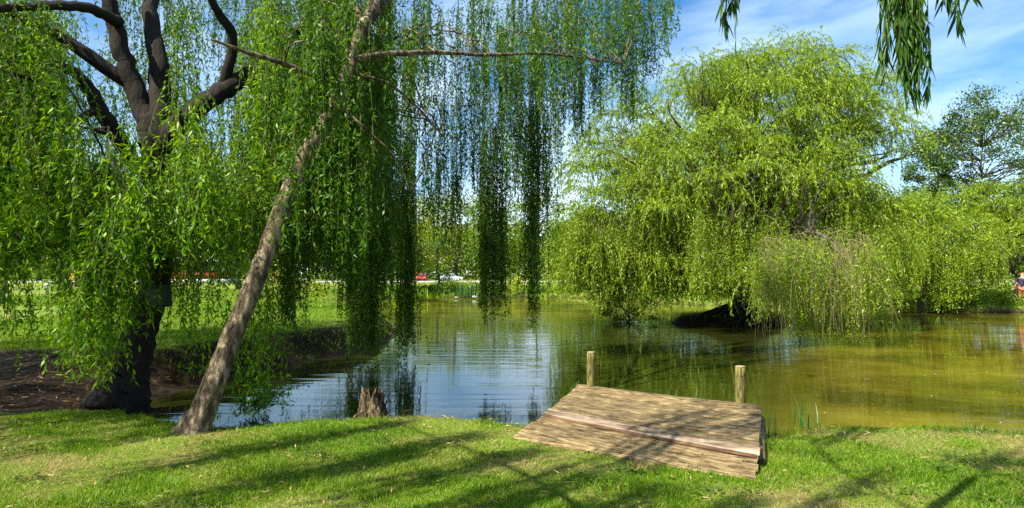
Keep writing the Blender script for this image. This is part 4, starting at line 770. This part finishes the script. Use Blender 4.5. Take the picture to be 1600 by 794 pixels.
rosette('grey green clover leaves in the lawn in front of the platform', 1085, 772, 40, .035, 1); rosette('clover leaves in the lawn below the right front corner of the platform', 1165, 770, 30, .03, 2)
rw = np.random.default_rng(33); n = 2600; cx_ = rw.uniform(-5, 6, 46); cy_ = rw.uniform(4.2, 6.9, 46); ii = rw.integers(0, 46, n); x = cx_[ii] + rw.normal(0, .09, n); y = cy_[ii] + rw.normal(0, .07, n); k = (shore_sd(x, y) > .15) & (mudness(x, y) < .3) & ~deck_mask(x, y); x, y = x[k], y[k]; n = len(x)
p = np.stack([x, y, ground_z(x, y) + rw.uniform(.015, .045, n)], 1); a = rw.uniform(0, 6.28, n); d = np.stack([np.cos(a), np.sin(a), rw.uniform(-.1, .4, n)], 1); s_ = unit(np.cross(d, [0, 0, 1.] + rw.normal(0, .25, (n, 3)))); le = rw.uniform(.018, .045, (n, 1))
mb = MB(); mb.add(np.stack([p, p + d * le * .5 + s_ * le * .36, p + d * le, p + d * le * .5 - s_ * le * .36], 1).reshape(-1, 3), np.arange(n * 4).reshape(-1, 4)); tag(mb.build('clover_patches', M['leaf_dark']), 'dark green clover patches scattered through the near lawn', 'clover', kind='stuff')
n = 900; x = rw.uniform(-6, 6.5, n); y = rw.uniform(4.0, 7.4, n); k = (shore_sd(x, y) > .05); x, y = x[k], y[k]; n = len(x)
inz = deck_mask(x, y); gzz = ground_z(x, y) + .035; x, y, gzz = x[~inz], y[~inz], gzz[~inz]; n = len(x)
p = np.stack([x, y, gzz], 1); a = rw.uniform(0, 6.28, n); d = np.stack([np.cos(a), np.sin(a), rw.normal(0, .2, n)], 1); s_ = unit(np.cross(d, [0, 0, 1.] + rw.normal(0, .4, (n, 3)))); le = rw.uniform(.04, .09, (n, 1))
mb = MB(); mb.add(np.stack([p, p + d * le * .45 + s_ * .007, p + d * le, p + d * le * .45 - s_ * .007], 1).reshape(-1, 3), np.arange(n * 4).reshape(-1, 4)); tag(mb.build('fallen_leaves', M['straw']), 'dry fallen willow leaves scattered on the near lawn', 'leaf litter', kind='stuff')
# sapling leaves by the leaning trunk
rs = np.random.default_rng(17); o = thing('sapling', 'leafy sapling over the inlet right of the leaning trunk base', 'shrub', cz(400, 640, .1)); ST = []; DI = []
for k in range(46): ST.append(cz(385 + rs.uniform(-10, 20), 640, .1) * [1, 1, 0] + [0, rs.uniform(-.1, .4), .05]); DI.append([rs.uniform(-.2, 1.0), rs.normal(0, .4), rs.uniform(.5, 1.2)])
LN_ = rs.uniform(.25, .75, 46); P = grow(ST, DI, LN_, 8, 1.2, .3, rs); twigs(P, .005, .002).build('stems', M['twig'], o); leaves(P, LN_, 34, .055, .026, rs, spread=.9, down=0, t0=.25).build('leaves', M['leaf_big'], o)
# leaf litter and twigs on the mud
rl_ = np.random.default_rng(19); n = 3200; x = rl_.uniform(-10, -3.3, n); y = rl_.uniform(7.8, 12.2, n); k = (mudness(x, y) > .4) & (shore_sd(x, y) > .15); x, y = x[k], y[k]; n = len(x)
p = np.stack([x, y, ground_z(x, y) + .012], 1); a = rl_.uniform(0, 6.28, n); d = np.stack([np.cos(a), np.sin(a), rl_.normal(0, .15, n)], 1); s_ = unit(np.cross(d, [0, 0, 1.] + rl_.normal(0, .3, (n, 3)))); le = rl_.uniform(.05, .13, (n, 1))
mb = MB(); mb.add(np.stack([p, p + d * le * .5 + s_ * .009, p + d * le, p + d * le * .5 - s_ * .009], 1).reshape(-1, 3), np.arange(n * 4).reshape(-1, 4)); tag(mb.build('leaf_litter', M['litter']), 'dry willow leaves littering the bare mud under the old willow', 'leaf litter', kind='stuff')
n = 60; x = rl_.uniform(3, 13, n); y = rl_.uniform(8, 22, n); a = rl_.uniform(0, 6.28, n); p = np.stack([x, y, np.full(n, .006)], 1); d = np.stack([np.cos(a), np.sin(a), 0 * a], 1); s_ = np.cross(d, [0, 0, 1.]); le = rl_.uniform(.015, .04, (n, 1))
mb = MB(); mb.add(np.stack([p, p + d * le * .5 + s_ * le * .3, p + d * le, p + d * le * .5 - s_ * le * .3], 1).reshape(-1, 3), np.arange(n * 4).reshape(-1, 4)); tag(mb.build('floating_petals', M['white_paint']), 'pale specks of fluff floating on the right side of the pond', 'debris', kind='stuff')
mb = MB(); rl2 = np.random.default_rng(23)
n = 420; x = rl2.uniform(-5, 13, n); y = rl2.uniform(7, 20, n) ; k = shore_sd(x, y) < -.05; x, y = x[k], y[k]; n = len(x); a = rl2.uniform(0, 6.28, n); p = np.stack([x, y, np.full(n, .005)], 1); d = np.stack([np.cos(a), np.sin(a), 0 * a], 1); s_ = np.cross(d, [0, 0, 1.]); le = rl2.uniform(.04, .10, (n, 1))
mb = MB(); mb.add(np.stack([p, p + d * le * .45 + s_ * .008, p + d * le, p + d * le * .45 - s_ * .008], 1).reshape(-1, 3), np.arange(n * 4).reshape(-1, 4)); tag(mb.build('floating_leaves', M['litter']), 'narrow brown willow leaves floating on the near water', 'leaf litter', kind='stuff')
def rock(label, px, py, z, s):
    c = cz(px, py, z); bmh = bmesh.new(); bmesh.ops.create_icosphere(bmh, subdivisions=2, radius=1)
    for v in bmh.verts: v.co *= 1 + rl2.normal(0, .08)
    me = bpy.data.meshes.new('rock'); bmh.to_mesh(me); bmh.free(); me.materials.append(M['stone']); o = bpy.data.objects.new('rock', me); C.objects.link(o); o.location = c; o.scale = s; tag(o, label, 'rock')
rock('pale rock on the far bank right of the reed bed', 742, 464, .15, (.22, .2, .12)); rock('small pale rock on the far waterline under the yellow green shrub', 713, 465, .1, (.16, .13, .08))

# ---------------------------------------------------------------- vehicles, pavilion, posts
def car(label, x, y, rz, paint, L_=4.2, H_=1.42, W_=1.75, van=False):
    o = thing('parked_van' if van else 'parked_car', label, 'van' if van else 'car', (x, y, ROADZ + .002), 'vehicles parked along the far road', rz)
    hl = L_ / 2
    if van: body = [(-hl, .35), (-hl, H_ * .95), (-hl + .15, H_), (hl * .45, H_), (hl * .66, H_ * .62), (hl * .95, H_ * .5), (hl, .35)]
    else: body = [(-hl, .35), (-hl, .75), (-hl + .1, .9), (hl - 1.0, .88), (hl - .15, .72), (hl, .6), (hl, .35), (hl - .3, .22), (-hl + .3, .22)]
    mb = MB()
    def ext(prof, w0, w1, mb):
        n = len(prof); ws = [w1 if z > .9 else w0 for _, z in prof]
        v = [(px, -w / 2, z) for (px, z), w in zip(prof, ws)] + [(px, w / 2, z) for (px, z), w in zip(prof, ws)]
        mb.add(v, [tuple(range(n))[::-1], tuple(range(n, 2 * n))][::1]); mb.add(v, [(i, (i + 1) % n, n + (i + 1) % n, n + i) for i in range(n)])
    ext(body, W_, W_ * (.95 if van else 1), mb)
    if not van: 
        ext([(-hl + .35, .9), (-hl + .85, H_ - .04), (-hl + 1.1, H_), (hl - 1.9, H_), (hl - 1.15, .9)], W_ * .9, W_ * .76, mb)
    b = mb.build('body', paint, o, local=True); bv = b.modifiers.new('b', 'BEVEL'); bv.width = .05; bv.segments = 2; bv.limit_method = 'ANGLE'
    mb = MB()
    if van:
        mb.box((hl * .56, 0, H_ * .8), (.04, W_ * .8, H_ * .26))
        for s in (-1, 1): mb.box((hl * .25, s * W_ * .482, H_ * .74), (.8, .03, H_ * .24)); mb.box((-hl * .4, s * W_ * .482, H_ * .74), (1.0, .03, H_ * .24))
    else:
        for s in (-1, 1):
            mb.add([(-hl + .62, s * W_ * .455, .95), (-.1, s * W_ * .455, .95), (-.1, s * W_ * .40, H_ - .1), (-hl + 1.0, s * W_ * .40, H_ - .1)], [(0, 1, 2, 3)])
            mb.add([(0, s * W_ * .455, .95), (hl - 1.28, s * W_ * .455, .95), (hl - 1.9, s * W_ * .40, H_ - .1), (0, s * W_ * .40, H_ - .1)], [(0, 1, 2, 3)])
        mb.add([(hl - 1.17, -W_ * .4, .94), (hl - 1.17, W_ * .4, .94), (hl - 1.83, W_ * .35, H_ - .05), (hl - 1.83, -W_ * .35, H_ - .05)], [(0, 1, 2, 3)])
        mb.add([(-hl + .36, -W_ * .4, .96), (-hl + .36, W_ * .4, .96), (-hl + .8, W_ * .35, H_ - .08), (-hl + .8, -W_ * .35, H_ - .08)], [(0, 1, 2, 3)])
    mb.build('windows', M['glass'], o, local=True)
    for sx in (-hl + .75, hl - .8):
        for s in (-1, 1):
            c = np.array([sx, s * (W_ / 2 - .08), .31]); mb = MB(); mb.tube(np.array([c - [0, .10, 0], c + [0, .10, 0]]), .31, 18); wh = mb.build('wheel', M['rubber'], o, local=True)
            mb = MB(); mb.tube(np.array([c + [0, s * .10, 0], c + [0, s * .115, 0]]), .19, 14); mb.build('rim', M['alloy'], wh, local=True)
    for s in (-1, 1):
        mb = MB(); mb.box((hl - .02, s * W_ * .36, .62), (.08, .3, .13)); mb.build('headlight', M['white_paint'], o, local=True)
        mb = MB(); mb.box((-hl + .0, s * W_ * .38, .75), (.08, .2, .14)); mb.build('tail_light', M['red_paint'], o, local=True)
silver = carpaint('silver_paint', (.42, .46, .52)); red = carpaint('car_red', (.55, .03, .015)); orange = carpaint('orange_paint', (.85, .25, .01)); vanp = carpaint('van_grey', (.5, .6, .66)); white = carpaint('car_white', (.75, .75, .74))
car('silver car parked across the pond, the only car in clear view', px_x(706, 127), 127, 0, silver)
car('red car nose on left of the silver car', px_x(660, 127), 127, R(-90), red, H_=1.5)
car('red hatchback half hidden behind the leaning trunk', px_x(432, 115), 115, R(-70), red, H_=1.5)
car('pale grey blue van seen between hanging branches left of the dark curtains', px_x(474, 118), 118, R(-80), vanp, 5.2, 3.0, 2.0, True)
car('orange van beyond the lawn near the left edge', px_x(124, 116), 116, R(12), orange, 5.0, 2.2, 1.9, True)
# red and white pavilion
px0, px1, d = 262, 350, 104
X0, X1 = px_x(px0, d), px_x(px1, d); cx = (X0 + X1) / 2; w_ = X1 - X0; g0 = gz(cx, d) - .05
pv = thing('pavilion', 'low pavilion with white eaves, dark windows and red panels beyond the left lawn', 'building', (cx, d + 2, g0))
mb = MB(); mb.box((cx, d + 2, g0 + .3), (w_, 4, .6)); mb.build('plinth', M['white_paint'], pv)
mb = MB(); mb.box((cx, d + 2.02, g0 + 1.1), (w_ - .1, 3.9, 1.0)); mb.build('red_wall', M['red_paint'], pv)
mb = MB(); mb.box((cx, d + 2.05, g0 + 2.4), (w_ - .3, 3.6, 1.6)); mb.build('window_band', M['glass'], pv)
mb = MB()
for k in range(6): mb.box((X0 + .25 + k * (w_ - .5) / 5, d + .14, g0 + 2.4), (.12, .12, 1.6))
mb.build('window_frames', M['white_paint'], pv)
mb = MB(); mb.box((cx, d + 2, g0 + 3.4), (w_ + .8, 4.8, .35)); mb.build('eaves', M['white_paint'], pv)
mb = MB(); mb.box((cx, d + 2, g0 + 3.9), (w_ + .6, 4.6, .65), 0, .6); mb.build('roof', M['roof'], pv)
def bollard(label, px, d, h, w):
    x = px_x(px, d); z = gz(x, d); o = thing('bollard', label, 'bollard', (x, d, z)); mb = MB(); mb.tube(np.array([[x, d, z - .1], [x, d, z + h * .9], [x, d, z + h]]), [w / 2, w / 2, w / 3], 12); mb.build('shaft', M['white_paint'], o, smooth=False)
bollard('small white post on the left lawn beside the dark trunked tree', 74, 50, .8, .28); bollard('white post on the far road verge behind the dark hanging curtains', 596, 105, 1.1, .3)

# ---------------------------------------------------------------- person at the right edge
def person():
    x, y = px_x(1597, 35.2), 35.2; z = gz(x, y); o = thing('person', 'person in a dark top and reddish trousers standing on the right bank', 'person', (x, y, z))
    def skin(name, verts, edges, rad, mat, parent, root=0):
        me = bpy.data.meshes.new(name); me.from_pydata(verts, edges, []); me.materials.append(mat); ob = bpy.data.objects.new(name, me); C.objects.link(ob); ob.parent = parent
        sk = ob.modifiers.new('skin', 'SKIN'); sk.use_smooth_shade = True; ob.modifiers.new('sub', 'SUBSURF').render_levels = 1
        for i, rr in enumerate(rad): me.skin_vertices[0].data[i].radius = (rr, rr) if not isinstance(rr, tuple) else rr; me.skin_vertices[0].data[i].use_root = (i == root)
        return ob
    SK = pmat('skin', [(0.3, (.5, .28, .18)), (.7, (.6, .36, .25))], nscale=8, rough=.6, bump=0); NV = pmat('navy_cloth', [(0.3, (.02, .02, .05)), (.7, (.05, .04, .09))], nscale=8, bump=.1); RD = pmat('russet_cloth', [(0.3, (.5, .12, .05)), (.7, (.65, .2, .09))], nscale=8, bump=.1); HR = pmat('auburn_hair', [(0.3, (.22, .07, .02)), (.7, (.36, .13, .04))], nscale=20, bump=.3)
    V = [(0, 0, .92), (0, 0, 1.15), (0, 0, 1.36), (0, -.01, 1.46), (0, -.02, 1.56), (0, -.02, 1.64),
         (-.18, 0, 1.36), (-.25, -.03, 1.10), (-.32, -.16, .95), (-.34, -.22, .90), (.18, 0, 1.36), (.24, .0, 1.1), (.25, -.06, .86), (.25, -.07, .78),
         (-.09, 0, .86), (-.10, -.01, .48), (-.11, .02, .09), (-.12, -.12, .05), (.09, 0, .86), (.12, .0, .48), (.13, .03, .09), (.15, -.11, .05)]
    E = [(0, 1), (1, 2), (2, 3), (3, 4), (4, 5), (2, 6), (6, 7), (7, 8), (8, 9), (2, 10), (10, 11), (11, 12), (12, 13), (0, 14), (14, 15), (15, 16), (16, 17), (0, 18), (18, 19), (19, 20), (20, 21)]
    rad = [.13, .12, .13, .055, .085, .08, .06, .045, .033, .03, .06, .045, .033, .03, .09, .06, .04, .035, .09, .06, .04, .035]
    skin('body', V, E, rad, SK, o)
    skin('shirt', [(0, 0, .88), (0, 0, 1.15), (0, 0, 1.38), (-.18, 0, 1.37), (-.24, -.02, 1.14), (.18, 0, 1.37), (.235, 0, 1.14)], [(0, 1), (1, 2), (2, 3), (3, 4), (2, 5), (5, 6)], [.17, .15, .15, .08, .066, .08, .066], NV, o)
    skin('trousers', [(0, 0, .95), (-.09, 0, .86), (-.10, -.01, .48), (-.11, .02, .14), (.09, 0, .86), (.12, 0, .48), (.13, .03, .14)], [(0, 1), (1, 2), (2, 3), (0, 4), (4, 5), (5, 6)], [.155, .11, .08, .065, .11, .08, .065], RD, o)
    for sx in (-1, 1): skin('shoe', [(sx * .11, .04, .05), (sx * .13, -.17, .045)], [(0, 1)], [.055, .05], M['white_paint'], o)
    skin('hair', [(0, .0, 1.70), (0, .05, 1.60), (0, .07, 1.42)], [(0, 1), (1, 2)], [.105, .095, .06], HR, o)
    mb = MB()
    for (dx, l_) in ((-.03, .075), (-.015, .085), (0, .09), (.015, .08)):
        for s, b in ((-1, (-.34, -.23, .885)), (1, (.25, -.07, .76))):
            b = np.array(b) + [dx, 0, 0]; mb.tube(cr_smooth([b, b + [0, -.01, -l_ * .5], b + [0, .005, -l_]]), .008, 6)
    for b in ((-.31, -.22, .90), (.22, -.08, .78)): mb.tube(cr_smooth([b, np.array(b) + [.02, -.03, -.03], np.array(b) + [.02, -.035, -.06]]), .009, 6)
    mb.build('fingers', SK, o, local=True, smooth=True)
    o.rotation_euler = (0, 0, R(-50))
person()
